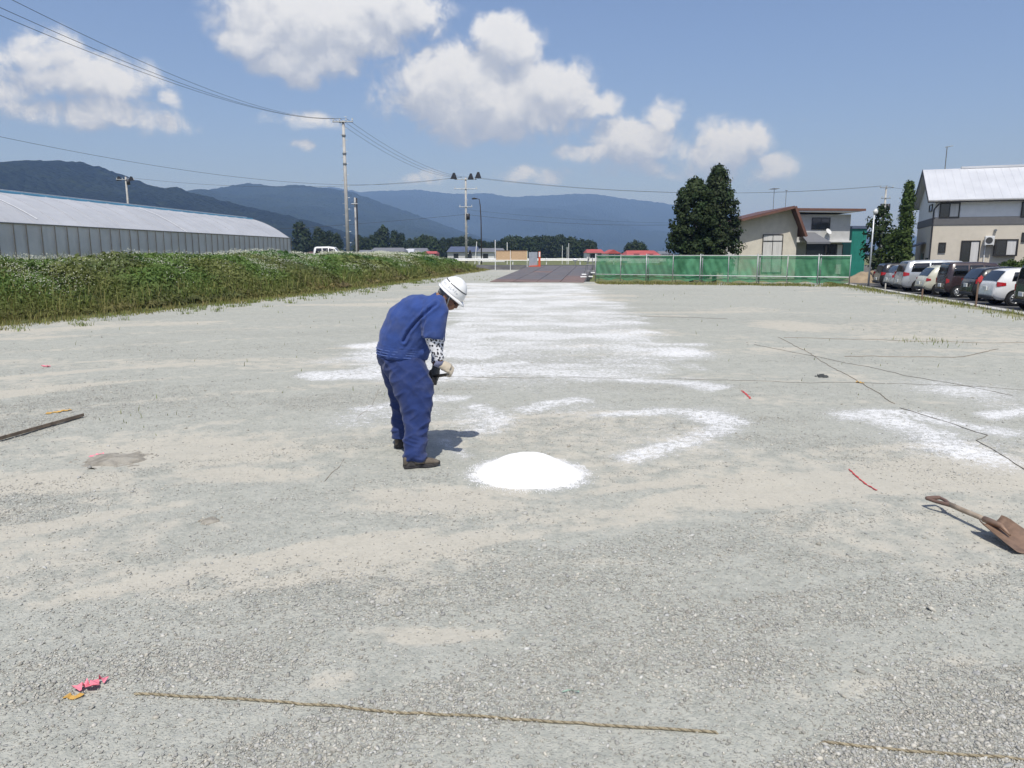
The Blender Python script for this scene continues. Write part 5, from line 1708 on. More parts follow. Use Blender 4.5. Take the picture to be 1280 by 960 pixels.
def loft(mb, rings, n=22, pw=2.3):
    """rings: (centre, half-breadth across the view, half-depth); closed solid"""
    cs = [Vector(r[0]) for r in rings]
    b = len(mb.v)
    for i, (c, ru, rw) in enumerate(rings):
        t = (cs[min(i + 1, len(cs) - 1)] - cs[max(i - 1, 0)]).normalized()
        u = Vector((0, 1, 0)); u = (u - t * u.dot(t)).normalized()
        w = t.cross(u)
        for j in range(n):
            a = 2 * math.pi * j / n
            ca, sa = math.cos(a), math.sin(a)
            ca = math.copysign(abs(ca) ** (2 / pw), ca); sa = math.copysign(abs(sa) ** (2 / pw), sa)
            mb.v.append(tuple(Vector(c) + u * ru * ca + w * rw * sa))
    for i in range(len(rings) - 1):
        for j in range(n):
            mb.f.append((b + i * n + j, b + i * n + (j + 1) % n, b + (i + 1) * n + (j + 1) % n, b + (i + 1) * n + j))
    mb.f.append(tuple(b + j for j in range(n - 1, -1, -1)))
    e = b + (len(rings) - 1) * n
    mb.f.append(tuple(e + j for j in range(n)))
    return mb
def fuse(mb, voxel, smooth=4, fold=None):
    """melt the solids into one continuous skin, then press folds into it"""
    me = bpy.data.meshes.new('tmp'); me.from_pydata(mb.v, [], mb.f); me.update()
    o = bpy.data.objects.new('tmp', me); C.objects.link(o)
    r = o.modifiers.new('r', 'REMESH'); r.mode = 'VOXEL'; r.voxel_size = voxel
    s = o.modifiers.new('s', 'SMOOTH'); s.iterations = smooth; s.factor = .5
    dg = bpy.context.evaluated_depsgraph_get()
    out = bpy.data.meshes.new_from_object(o.evaluated_get(dg))
    bpy.data.objects.remove(o); bpy.data.meshes.remove(me)
    if fold is not None:
        n = len(out.vertices)
        co = np.empty(n * 3, np.float32); no = np.empty(n * 3, np.float32)
        out.vertices.foreach_get('co', co); out.vertices.foreach_get('normal', no)
        co, no = co.reshape(-1, 3), no.reshape(-1, 3)
        co = co + no * fold(co, no)[:, None]
        out.vertices.foreach_set('co', co.astype(np.float32).ravel())
    out.polygons.foreach_set('use_smooth', [True] * len(out.polygons))
    out.update()
    return out
def cloth_mat(name, col, rough=.85, weave=900, var=.10):
    m = mat(name, col, rough, var=var, scale=9, spec=.2, dirt=tuple(.75 * c + .07 for c in col), dirt_amt=.35, dirt_scale=5)
    k = NT(m.node_tree); bs = m.node_tree.nodes['Principled BSDF']
    co = k.n('ShaderNodeTexCoord').outputs['Object']
    h = k.m('ADD', k.noise(co, 14, 4, .6), k.m('MULTIPLY', k.noise(co, 60, 3, .6), .35))
    k.put(bs.inputs['Normal'], k.bump(h, .35, .012))
    bs.inputs['Sheen Weight'].default_value = .15
cloth_mat('work_blue', (.030, .062, .215))
cloth_mat('trouser_blue', (.017, .034, .125))
cloth_mat('glove_cotton', (.46, .40, .31))
cloth_mat('glove_cuff', (.16, .17, .26))
cloth_mat('glove_dark', (.07, .07, .065))
mat('skin', (.26, .135, .085), .6, var=.1, scale=20)
mat('hair', (.16, .155, .15), .8, var=.5, scale=60, stretch=(1, 1, 3))
mat('helmet_white', (.80, .80, .79), .28, var=.03, spec=.5)
mat('helmet_line', (.03, .03, .035), .5)
mat('helmet_mark', (.42, .44, .48), .6)
mat('strap', (.55, .52, .47), .7)
mat('boot_leather', (.12, .098, .075), .8, var=.25, scale=12, dirt=(.30, .27, .22), dirt_amt=.55, dirt_scale=14)
mat('boot_dark', (.035, .032, .032), .8, var=.2, scale=12, dirt=(.22, .2, .17), dirt_amt=.4, dirt_scale=14)
def pattern_mat():
    m = mat('arm_cover', (.75, .75, .76), .8)
    k = NT(m.node_tree); bs = m.node_tree.nodes['Principled BSDF']
    co = k.n('ShaderNodeTexCoord').outputs['Object']
    v = k.voro(co, 44, 'F1', 'Distance')
    n = k.noise(co, 46, 3, .6, 1.5)
    f = k.ramp(k.m('ADD', v, k.m('MULTIPLY', n, .35)), .55, .64)
    k.put(bs.inputs['Base Color'], k.mix(f, (.015, .015, .02, 1), (.72, .72, .74, 1)))
pattern_mat()

FOOT = G(520, 582)
man = empty('person', (FOOT.x, FOOT.y + .2, 0), 0, 'worker in blue workwear and white helmet bending forward beside the lime heap', 'person')
MO = Vector(man.location)
def M(px, py, Y): return P(px, py, Y) - MO
Yn, Yf, Yc = 6.16, 6.60, 6.40
# ---- head frame
HO = M(564.5, 366, Yc)
hf = Vector((.75, -.12, -.66)).normalized()
hl = Vector((.10, 1, 0)); hl = (hl - hf * hl.dot(hf)).normalized()
hu = hf.cross(hl)
if hu.z < 0: hu = -hu
def Hh(f, l, u): return HO + hf * f + hl * l + hu * u
hax = (hf, hl, hu)
# ---- body: one skin
mb = MB()
ellipsoid(mb, Hh(0, 0, .0), (.098, .076, .105), hax)
ellipsoid(mb, Hh(.035, 0, -.075), (.062, .058, .066), hax)
ellipsoid(mb, Hh(.060, 0, -.105), (.036, .036, .030), hax)
ellipsoid(mb, Hh(.100, 0, -.058), (.020, .013, .026), hax, 12, 8)
ellipsoid(mb, Hh(.108, 0, -.070), (.014, .018, .012), hax, 12, 8)
ellipsoid(mb, Hh(.085, 0, -.030), (.016, .045, .012), hax, 12, 8)
for s in (-1, 1):
    ellipsoid(mb, Hh(-.004, s * .080, -.048), (.024, .010, .034), hax, 12, 8)
    ellipsoid(mb, Hh(.070, s * .040, -.065), (.024, .020, .020), hax, 12, 8)
ellipsoid(mb, Hh(.096, 0, -.098), (.012, .024, .008), hax, 12, 8)
loft(mb, [(Hh(-.02, 0, -.02), .055, .06), (Hh(-.035, 0, -.09), .055, .06), (M(547, 377, Yc), .075, .07), (M(531, 390, Yc), .14, .12), (M(512, 412, Yc), .15, .13), (M(504, 440, Yc), .15, .14), (M(505, 455, Yc), .14, .12)])
def arm(pts): loft(mb, pts)
loft(mb, [(M(541, 384, 6.28), .05, .05), (M(542, 402, 6.19), .045, .045), (M(540, 423, 6.165), .043, .043), (M(546, 442, 6.165), .038, .038), (M(550.5, 455, 6.165), .028, .026), (M(555, 462, 6.165), .032, .02)])
loft(mb, [(M(543, 384, 6.52), .05, .05), (M(544, 404, 6.60), .045, .045), (M(545, 425, 6.57), .043, .043), (M(546, 445, 6.47), .036, .036), (M(544, 460, 6.40), .028, .026), (M(543, 466, 6.37), .03, .02)])
loft(mb, [(M(507, 452, 6.30), .08, .10), (M(515, 480, 6.24), .07, .075), (M(521, 512, 6.18), .055, .06), (M(516, 545, 6.14), .045, .05), (M(512, 570, 6.12), .04, .045), (M(516, 580, 6.12), .035, .04)])
loft(mb, [(M(500, 450, 6.50), .08, .10), (M(501, 480, 6.56), .07, .075), (M(505, 508, 6.64), .055, .06), (M(500, 532, 6.68), .045, .05), (M(499, 552, 6.70), .04, .045), (M(500, 557, 6.70), .035, .04)])
link('body', fuse(mb, .007, 5), 'skin', man)
mat('eye', (.02, .015, .012), .2)
# ---- trousers
def trouser_fold(co, no):
    x, y, z = co[:, 0], co[:, 1], co[:, 2]
    low = 1 - sstep(z, .12, .5)
    def ridge(q): return (1 - np.abs(2 * q - 1)) ** 1.8
    a = ridge(vnoise(x * 6 + z * 5 + 3, y * 6, z * 15 - x * 11))
    b = ridge(vnoise(x * 9 - z * 4, y * 9 + 2, z * 30 + x * 8))
    c = ridge(vnoise(x * 3 + 9, y * 4, z * 9 + x * 12 + y * 6))
    return (a - .4) * (.015 + .009 * low) + (b - .4) * (.002 + .010 * low) + (c - .4) * .014 * (1 - low)
mb = MB()
loft(mb, [(M(502, 438, Yc), .185, .205), (M(503, 448, Yc), .195, .205), (M(506, 460, Yc), .20, .185), (M(508, 470, Yc), .19, .15)], 28)
loft(mb, [(M(507, 455, 6.30), .115, .165), (M(513, 472, 6.25), .118, .172), (M(518, 488, 6.22), .112, .165), (M(520, 502, 6.19), .100, .142), (M(521, 520, 6.16), .086, .114), (M(520, 538, 6.125), .078, .097), (M(519, 555, 6.09), .077, .093), (M(518.5, 566, 6.075), .081, .096), (M(518, 575, 6.07), .080, .094)], 24)
loft(mb, [(M(499, 455, 6.50), .115, .165), (M(501, 470, 6.53), .115, .155), (M(503, 488, 6.58), .105, .135), (M(505, 505, 6.63), .098, .115), (M(504, 522, 6.65), .085, .095), (M(502.5, 536, 6.64), .080, .085), (M(501.5, 549, 6.63), .080, .084)], 24)
link('trousers', fuse(mb, .009, 7, trouser_fold), 'trouser_blue', man)
# ---- jacket
seam = [M(546, 380, 6.2), M(533, 391, 6.2), M(521, 402, 6.2), M(512, 413, 6.2), M(505, 426, 6.2)]
sleeve_seam = [M(534, 385, 6.2), M(532, 397, 6.2), M(529, 412, 6.2)]
def jacket_fold(co, no):
    x, y, z = co[:, 0], co[:, 1], co[:, 2]
    def ridge(q): return 1 - np.abs(2 * q - 1)
    a = ridge(vnoise(x * 5 + z * 7, y * 5 + 7, z * 10 - x * 14 + 5))
    b = ridge(vnoise(x * 10 + z * 12 + 4, y * 8, z * 16 - x * 16))
    dsp = (a - .5) * .014 + (b - .5) * .006
    near = (1 - sstep(y, -.12, .04))
    d, t = seg_dist(x, z, [(p.x, p.z) for p in seam])
    dsp += near * (-.020 * np.exp(-(d / .010) ** 2) + .012 * np.exp(-((d - .022) / .012) ** 2))
    d, t = seg_dist(x, z, [(p.x, p.z) for p in sleeve_seam])
    dsp += near * (-.012 * np.exp(-(d / .010) ** 2))
    hem = M(503, 441, Yc).z - .12 * (x - M(503, 441, Yc).x)
    h = (z - hem)
    back = 1 - sstep(x, M(520, 430, Yc).x, M(535, 430, Yc).x)
    dsp += back * np.where(h < .075, .0028 * np.sin(h * 300), 0)
    return dsp
mb = MB()
loft(mb, [(M(503, 446, Yc), .205, .218), (M(503.5, 440, Yc), .208, .222), (M(508, 424, Yc), .215, .230), (M(516, 406, Yc), .225, .235), (M(530, 391, Yc), .235, .200), (M(538, 384, Yc), .215, .142), (M(543, 379, Yc), .135, .085), (M(546.5, 376, Yc), .080, .058)], 30)
ellipsoid(mb, M(528, 438, Yc), (.07, .17, .055))
loft(mb, [(M(541, 380, 6.30), .10, .11), (M(543.5, 390, 6.215), .098, .112), (M(542.5, 403, 6.18), .090, .103), (M(541, 415, 6.168), .085, .094), (M(540.5, 423, 6.162), .080, .086)], 22)
loft(mb, [(M(540, 381, 6.50), .10, .10), (M(543, 391, 6.575), .098, .095), (M(544, 404, 6.60), .088, .088), (M(544.5, 418, 6.59), .08, .082), (M(545, 427, 6.58), .076, .076)], 22)
link('jacket', fuse(mb, .009, 6, jacket_fold), 'work_blue', man)
cloth_mat('stitch_blue', (.075, .12, .30))
for k_ in range(3):                           # stitched rows round the hem
    c0_ = M(503.2 + .3 * k_, 443 - 3.2 * k_, Yc); q = []
    for j in range(49):
        a = 2 * math.pi * j / 48
        ca, sa = math.cos(a), math.sin(a)
        ca = math.copysign(abs(ca) ** (2 / 2.3), ca); sa = math.copysign(abs(sa) ** (2 / 2.3), sa)
        q.append(c0_ + Vector((0, 1, 0)) * (.209 + .0006 * k_) * ca + Vector((1, 0, -.10)) * (.222 + .002 * k_) * sa)
    MB().tube(q, .0045, 6, False).build('hem_stitching', 'stitch_blue', man, True)
mb = MB()                                     # stand collar round the neck
cN, cD = M(547, 375.5, Yc), (M(557, 367, Yc) - M(549, 374, Yc)).normalized()
cu = Vector((0, 1, 0)); cw = cD.cross(cu)
n = 28
for (k_, rr_) in ((-.03, .092), (.0, .084), (.022, .080), (.022, .072), (0, .072)):
    for j in range(n):
        a = 2 * math.pi * j / n
        mb.v.append(tuple(cN + cD * (k_ + .012 * math.sin(a)) + cu * rr_ * .88 * math.cos(a) + cw * rr_ * .80 * math.sin(a)))
for r in range(4):
    for j in range(n):
        mb.f.append((r * n + j, r * n + (j + 1) % n, (r + 1) * n + (j + 1) % n, (r + 1) * n + j))
mb.build('collar', 'work_blue', man, True)
# ---- arm covers
for pts in ([(M(539.5, 417, 6.163), .062, .066), (M(541, 424, 6.165), .058, .062), (M(544, 434, 6.165), .052, .054), (M(547.5, 444, 6.165), .045, .046), (M(549.5, 450.5, 6.165), .041, .041)],
            [(M(547, 422, 6.575), .060, .062), (M(546.5, 436, 6.52), .052, .054), (M(545.5, 448, 6.46), .044, .045), (M(545, 454, 6.43), .040, .041)]):
    mb = MB(); loft(mb, pts, 20, 2.0)
    link('arm_cover', fuse(mb, .006, 3, lambda co, no: (vnoise(co[:, 0] * 30, co[:, 1] * 30, co[:, 2] * 55) - .5) * .007), 'arm_cover', man)
# ---- gloves: palm, four fingers and a thumb, closed on the tool
def glove(wr, dirn, side, mtl, cuffm, curl=1.0):
    """wr wrist point, dirn the way the hand points, side the thumb side"""
    d0 = Vector(dirn).normalized()
    s0 = Vector(side); s0 = (s0 - d0 * s0.dot(d0)).normalized()
    p0 = d0.cross(s0)                                   # palm normal
    if p0.x > 0: p0 = -p0                               # the palm faces back towards the body
    mb = MB()
    for (f, w_, th) in ((0.0, .030, .022), (.03, .038, .024), (.062, .044, .024), (.09, .044, .022)):
        pass
    loft_pts = [(wr - d0 * .01, .034, .030), (wr + d0 * .03, .046, .036), (wr + d0 * .065, .053, .036), (wr + d0 * .088, .050, .031)]
    b = len(mb.v); n = 16
    for (c, a1, a2) in loft_pts:
        for j in range(n):
            a = 2 * math.pi * j / n
            mb.v.append(tuple(c + s0 * a1 * math.cos(a) + p0 * a2 * math.sin(a)))
    for i in range(3):
        for j in range(n): mb.f.append((b + i * n + j, b + i * n + (j + 1) % n, b + (i + 1) * n + (j + 1) % n, b + (i + 1) * n + j))
    mb.f.append(tuple(b + j for j in range(n - 1, -1, -1))); mb.f.append(tuple(b + 3 * n + j for j in range(n)))
    for i, (ln, off) in enumerate(((1.02, .040), (1.1, .0135), (1.05, -.0135), (.88, -.040))):
        k0 = wr + d0 * .082 + s0 * off
        k1 = k0 + (d0 * .034 + p0 * .016 * curl) * ln
        k2 = k1 + (d0 * .004 + p0 * .030) * ln * curl
        k3 = k2 + (-d0 * .022 + p0 * .006) * ln * curl
        mb.tube([k0 - d0 * .02, k0, k1, k2, k3], [.0165, .016, .0155, .0145, .013], 10)
        ellipsoid(mb, k3, (.0105,) * 3, None, 10, 6)
    t0 = wr + d0 * .03 + s0 * .034
    t1 = t0 + s0 * .020 + d0 * .030 + p0 * .016
    t2 = t1 + d0 * .020 + p0 * .022 - s0 * .010
    mb.tube([t0 - s0 * .01, t0, t1, t2], [.018, .016, .0145, .012], 10)
    ellipsoid(mb, t2, (.012,) * 3, None, 10, 6)
    g = link('glove', fuse(mb, .0042, 2, lambda co, no: (vnoise(co[:, 0] * 60, co[:, 1] * 60, co[:, 2] * 60) - .5) * .004), mtl, man)
    cf = MB(); cf.tube([wr - d0 * .045, wr - d0 * .02, wr + d0 * .012], [.040, .037, .036], 18)
    cf.build('cuff', cuffm, g, True)
    return g
WR, WL = M(550.5, 455, 6.165), M(545, 461, 6.40)
glove(WR, (.80, .10, -.42), (.2, .85, .45), 'glove_cotton', 'glove_cuff')
glove(WL, (-.15, -.55, -.75), (-.4, -.5, .6), 'glove_dark', 'glove_dark')
# ---- helmet
hm = MB()
ellipsoid(hm, Hh(-.002, 0, 0), (.124, .108, .150), hax, 36, 16, 0.0)
shell = hm.build('helmet', 'helmet_white', man, True)
n = 40
bm_ = MB()
for (kf, ku, kk) in ((1.0, .004, 0), (1.07, -.012, .030), (1.065, -.018, .030), (.985, -.006, 0)):
    for j in range(n):
        a = 2 * math.pi * j / n
        ext = kk * max(0, math.cos(a)) ** 3
        bm_.v.append(tuple(Hh(-.002 + (.124 * kf + ext) * math.cos(a), .108 * kf * math.sin(a), ku - ext * .25)))
for r in range(4):
    for j in range(n):
        bm_.f.append((r * n + j, r * n + (j + 1) % n, ((r + 1) % 4) * n + (j + 1) % n, ((r + 1) % 4) * n + j))
bm_.build('brim', 'helmet_white', shell, True)
def on_shell(a, h, out):
    q = math.sqrt(max(0, 1 - (h / .150) ** 2))
    return Hh(-.002 + (.124 * q + out) * math.cos(a), (.108 * q + out) * math.sin(a), h + out * .3)
st = MB()
for (a0, a1) in ((-2.95, -2.1), (-1.98, 2.95)):
    m_ = 40
    b = len(st.v)
    for i in range(m_ + 1):
        a = a0 + (a1 - a0) * i / m_
        for (h, o_) in ((.070, .0018), (.078, .0018), (.078, -.002), (.070, -.002)): st.v.append(tuple(on_shell(a, h, o_)))
    for i in range(m_):
        for q in range(4): st.f.append((b + i * 4 + q, b + i * 4 + (q + 1) % 4, b + (i + 1) * 4 + (q + 1) % 4, b + (i + 1) * 4 + q))
st.build('stripe', 'helmet_line', shell)
mk = MB()
rg = random.Random(5)
for i in range(9):                             # small worn print on the side of the helmet
    a = -2.6 + i * .18
    if i in (3,): continue
    for s in range(3):
        da, h0 = rg.uniform(0, .10), rg.uniform(.030, .046)
        if s % 2: pts = [(a + da, h0), (a + da + .02, h0), (a + da + .02, h0 + .014), (a + da, h0 + .014)]
        else: pts = [(a, h0), (a + .11, h0), (a + .11, h0 + .0035), (a, h0 + .0035)]
        A4 = [on_shell(p[0], p[1], .0004) for p in pts]; B4 = [on_shell(p[0], p[1], .0012 + .0003 * s) for p in pts]
        mk.hexa(A4, B4)
mo = mk.build('printed_mark', 'helmet_mark', shell); mo['kind'] = 'stuff'
# ---- hair, strap, glasses
hr = MB()
ellipsoid(hr, Hh(-.012, 0, -.010), (.100, .086, .075), hax, 24, 12)
ellipsoid(hr, Hh(-.060, 0, -.035), (.045, .070, .050), hax, 20, 10)
for s in (-1, 1): ellipsoid(hr, Hh(.012, s * .078, -.030), (.026, .010, .034), hax, 12, 8)
link('hair', fuse(hr, .006, 2, lambda co, no: (vnoise(co[:, 0] * 90, co[:, 1] * 90, co[:, 2] * 40) - .5) * .012), 'hair', man)
mb = MB()
for s in (-1, 1):
    mb.tube([Hh(.02, s * .105, .0), Hh(.030, s * .080, -.05), Hh(.052, s * .05, -.112), Hh(.065, s * .015, -.142), Hh(.066, 0, -.143)], .0045, 6)
mb.build('chin_strap', 'strap', man, True)
gl = MB()
for s in (-1, 1):
    gl.tube([Hh(-.01, s * .083, -.030), Hh(.06, s * .078, -.034), Hh(.104, s * .066, -.036)], .0028, 5)
    gl.tube([Hh(.106 + .004 * math.cos(q), s * .036 + .029 * math.cos(q), -.040 + .017 * math.sin(q)) for q in [2 * math.pi * i / 16 for i in range(17)]], .0024, 5)
gl.tube([Hh(.112, -.008, -.036), Hh(.116, 0, -.034), Hh(.112, .008, -.036)], .0024, 5)
gl.build('glasses', 'helmet_line', man)
for s in (-1, 1):
    ev = MB(); ellipsoid(ev, Hh(.088, s * .034, -.044), (.010, .013, .009), hax, 12, 8); ev.build('eye', 'eye', man, True)
# ---- boots
def boot(heel, toe, top, Y, name='boot'):
    h, t = G(*heel) - MO, G(*toe) - MO
    h.z = t.z = 0
    ax = (t - h).normalized(); L = (t - h).length
    sd = Vector((-ax.y, ax.x, 0))
    z0 = .0
    mb = MB()
    secs = [(0.0, .030, .012, .085), (.04, .037, .012, .10), (.25, .040, .012, .105), (.42, .042, .012, .088), (.62, .049, .012, .070), (.80, .050, .012, .055), (.94, .040, .012, .042), (1.0, .020, .014, .030)]
    n = 14; b = 0
    for (f, w_, zb, zt) in secs:
        c = h + ax * (L * f)
        for j in range(n):
            a = 2 * math.pi * j / n
            ca, sa = math.cos(a), math.sin(a)
            zz = (zb + zt) / 2 + (zt - zb) / 2 * math.copysign(abs(sa) ** .7, sa)
            mb.v.append(tuple(c + sd * w_ * math.copysign(abs(ca) ** .8, ca) + Vector((0, 0, zz + z0))))
    for i in range(len(secs) - 1):
        for j in range(n): mb.f.append((i * n + j, i * n + (j + 1) % n, (i + 1) * n + (j + 1) % n, (i + 1) * n + j))
    mb.f.append(tuple(range(n - 1, -1, -1))); mb.f.append(tuple((len(secs) - 1) * n + j for j in range(n)))
    an = h + ax * (L * .24)
    mb.tube([an + Vector((0, 0, .04)), an + Vector((0, 0, .10)), an + Vector((0, 0, .125))], [.045, .046, .044], 14)
    bt = link(name, fuse(mb, .005, 3), 'boot_leather', man)
    so = MB(); V = []
    outl = [(0, .034), (.10, .040), (.3, .040), (.42, .041), (.62, .052), (.80, .053), (.94, .042), (1.02, .018)]
    pts = [(f, w_) for f, w_ in outl] + [(f, -w_) for f, w_ in outl[::-1]]
    for z in (.0, .022):
        for f, w_ in pts:
            lift = .012 * max(0, (f - .75) / .27) ** 1.5
            V.append(tuple(h + ax * (L * f) + sd * w_ + Vector((0, 0, z + lift - .004))))
    m_ = len(pts)
    so.add(V, [tuple(range(m_ - 1, -1, -1)), tuple(range(m_, 2 * m_))] + [(i, (i + 1) % m_, m_ + (i + 1) % m_, m_ + i) for i in range(m_)])
    so.build('sole', 'boot_dark', bt)
    hc = MB(); hp_ = h + ax * (L * .20)
    ring = []
    for z in (.018, .06, .10):
        for j in range(15):
            a = math.pi * .42 + math.pi * 1.16 * j / 14
            rr_ = (.060 - .008 * z / .1)
            ring.append(tuple(hp_ + ax * (rr_ * 1.25 * math.cos(a) + .008) + sd * (.047 - .004 * z / .1) * math.sin(a) + Vector((0, 0, z))))
    hc.add(ring, [(r * 15 + j, r * 15 + j + 1, (r + 1) * 15 + j + 1, (r + 1) * 15 + j) for r in range(2) for j in range(14)])
    hc.build('heel_cover', 'boot_dark', bt, True)
boot((504.5, 584), (549, 580), None, 6.12)
boot((493.5, 559), (533, 556), None, 6.70)
# ---- the tool in his hands
tl = empty('hand_tool', MO + M(543, 474, 6.3), 0, 'small dark hand tool gripped in the worker\'s gloves', 'tool')
TO = Vector(tl.location)
mat('tool_wood', (.10, .085, .06), .8); mat('tool_iron', (.035, .035, .035), .5, .6)
a, b, c_ = P(561, 468, 6.22) - TO, P(546, 470, 6.30) - TO, P(539.5, 461, 6.34) - TO
MB().tube([a, b], .014, 10).build('handle', 'tool_wood', tl, True)
b2, e2 = P(545, 471, 6.30) - TO, P(541.5, 480, 6.30) - TO
m = MB(); m.tube([b, P(543, 474, 6.30) - TO], [.012, .010], 8); m.hexa([b2 + Vector((-.03, -.03, 0)), b2 + Vector((.012, -.03, 0)), b2 + Vector((.012, .03, 0)), b2 + Vector((-.03, .03, 0))],
       [e2 + Vector((-.022, -.035, 0)), e2 + Vector((.03, -.035, -.004)), e2 + Vector((.03, .035, -.004)), e2 + Vector((-.022, .035, 0))])
m.build('head', 'tool_iron', tl)

# ================================================================ LIME HEAP
def lime_heap():
    f = G(660, 610); R0 = .418
    cyy = f.y + R0 * .98
    top = P(668, 565, cyy).z
    n = 120
    g = np.linspace(-.62, .62, n)
    X, Y = np.meshgrid(g, g)
    wob = (fbm(X * 4 + 3, Y * 4, oct=3) - .5)
    r = np.hypot(X - .03 * wob, Y) * (1 + .10 * wob) / R0
    z = top * np.where(r < 1, (1 - r ** 1.35) ** 1.0 * .94 + .06 * (1 - r), 0) 
    z = z * (1 - .10 * np.exp(-(r / .25) ** 2)) 
    z += (fbm(X * 22, Y * 22, oct=3) - .5) * .010 * (r < 1.05) + (fbm(X * 6 + 8, Y * 6, oct=3) - .5) * .03 * np.clip(1 - r, 0, 1)
    z = np.where(r < 1.0, z, -.02)
    ii = np.arange(n * n).reshape(n, n)
    F = np.stack([ii[:-1, :-1], ii[:-1, 1:], ii[1:, 1:], ii[1:, :-1]], -1).reshape(-1, 4)
    rc = r.ravel()[F].min(1)
    F = F[rc < 1.06]
    mat('lime', (.83, .83, .82), .95, var=.03, scale=20, bump=.3, bscale=120, bdist=.003, spec=.1)
    o = link('lime_heap', npmesh('lime_heap', np.stack([X, Y, z + .004], -1).reshape(-1, 3), F, smooth=True), 'lime')
    o.location = (G(660, 590).x, cyy, 0)
    tag(o, 'smooth bright white heap of lime powder beside the worker', 'lime heap')
    # crumbs and powder thrown round its foot
    m = 2600
    a = RNG.random(m) * 6.283; rr = R0 * (.97 + np.abs(RNG.normal(size=m)) * .14)
    X = o.location.x + rr * np.cos(a); Y = cyy + rr * np.sin(a)
    s = .0015 + .004 * RNG.random(m) ** 2
    octv = np.array([(1, 0, 0), (0, 1, 0), (-1, 0, 0), (0, -1, 0), (0, 0, 1.), (0, 0, -.6)])
    ocf = np.array([(0, 1, 4), (1, 2, 4), (2, 3, 4), (3, 0, 4), (1, 0, 5), (2, 1, 5), (3, 2, 5), (0, 3, 5)])
    V = octv[None] * s[:, None, None] + np.stack([X, Y, site_height(X, Y) + s * .5], 1)[:, None]
    F = ocf[None] + (np.arange(m) * 6)[:, None, None]
    tag(link('lime_crumbs', npmesh('lime_crumbs', V.reshape(-1, 3), F.reshape(-1, 3)), 'lime'), 'white lime crumbs scattered round the foot of the heap', 'lime crumbs', kind='stuff')
lime_heap()

# ================================================================ SHOVEL
mat('shovel_wood', (.30, .24, .18), .8, var=.2, scale=10, stretch=(1, 1, 1), dirt=(.42, .38, .32), dirt_amt=.5, dirt_scale=9)
mat('shovel_grip', (.15, .095, .075), .7, var=.2, scale=10)
mat('shovel_rust', (.25, .165, .115), .6, .35, .25, 9, dirt=(.10, .09, .085), dirt_amt=.8, dirt_scale=6, bump=.2, bscale=60)
sv = empty('shovel', G(1240, 655), 0, 'short square-mouthed shovel with wooden grip lying on the gravel', 'shovel')
SO = Vector(sv.location)
def S_(px, py, z): return G(px, py, z) - SO
g0, g1 = S_(1161, 622, .055), S_(1182, 624, .075)
ax0 = S_(1187, 631, .075); ax1 = S_(1238, 652, .085)
m = MB(); m.tube([S_(1186, 630, .076), ax0.lerp(ax1, .3), ax0.lerp(ax1, .7), ax1], [.017, .0175, .0165, .0165], 12)
m.build('shaft', 'shovel_wood', sv, True)
gb = g0.lerp(g1, 0); dirn = (ax1 - ax0).normalized()
tip = ax0 - dirn * .16
across = Vector((-dirn.y, dirn.x, 0)).normalized()
m = MB(); m.tube([tip - across * .055, tip, tip + across * .055], [.015, .017, .015], 10)
m.tube([tip - across * .050, tip - across * .045 + dirn * .06, ax0 + dirn * .01], [.012, .013, .016], 8)
m.tube([tip + across * .050, tip + across * .045 + dirn * .06, ax0 + dirn * .01], [.012, .013, .016], 8)
link('grip', fuse(m, .005, 3), 'shovel_grip', sv)
# blade: dished sheet with shoulders and raised sides
d2 = Vector((dirn.x, dirn.y, 0)).normalized(); ac = Vector((-d2.y, d2.x, 0))
b0 = Vector((ax1.x, ax1.y, .075)) - d2 * .01
nu, nv = 14, 12
V = []
for t_ in (0, 1):
    for i in range(nu + 1):
        for j in range(nv + 1):
            u, w_ = i / nu, j / nv * 2 - 1
            L = .34 * u
            hw = .105 + .022 * u
            hw *= min(1, .80 + u * 2.2)
            dish = .045 * w_ * w_ * (1 - .55 * u) + .012 * abs(w_) ** 6
            ridge = .028 * math.exp(-(w_ / .14) ** 2) * max(0, 1 - u * 1.9)
            sag = .075 * (1 - u) ** 1.15
            p = b0 + d2 * L + ac * hw * w_
            z = .008 + sag * .75 + dish + ridge - (.003 if t_ else 0)
            V.append((p.x, p.y, z))
q = (nu + 1) * (nv + 1)
F = []
for i in range(nu):
    for j in range(nv):
        a = i * (nv + 1) + j
        f = (a, a + 1, a + nv + 2, a + nv + 1)
        F += [f[::-1], tuple(q + k_ for k_ in f)]
ed = [j for j in range(nv + 1)] + [i * (nv + 1) + nv for i in range(1, nu + 1)] + [nu * (nv + 1) + j for j in range(nv - 1, -1, -1)] + [i * (nv + 1) for i in range(nu - 1, 0, -1)]
for a, b in zip(ed, ed[1:] + ed[:1]): F.append((a, b, q + b, q + a))
m = MB(); m.add(V, F); bl = m.build('blade', 'shovel_rust', sv, True)
m = MB(); m.tube([ax1 - dirn * .05, ax1 + dirn * .02, b0 + d2 * .10 + Vector((0, 0, .012)), b0 + d2 * .17 + Vector((0, 0, -.02))], [.021, .021, .016, .006], 10)
m.build('socket', 'shovel_rust', bl, True)

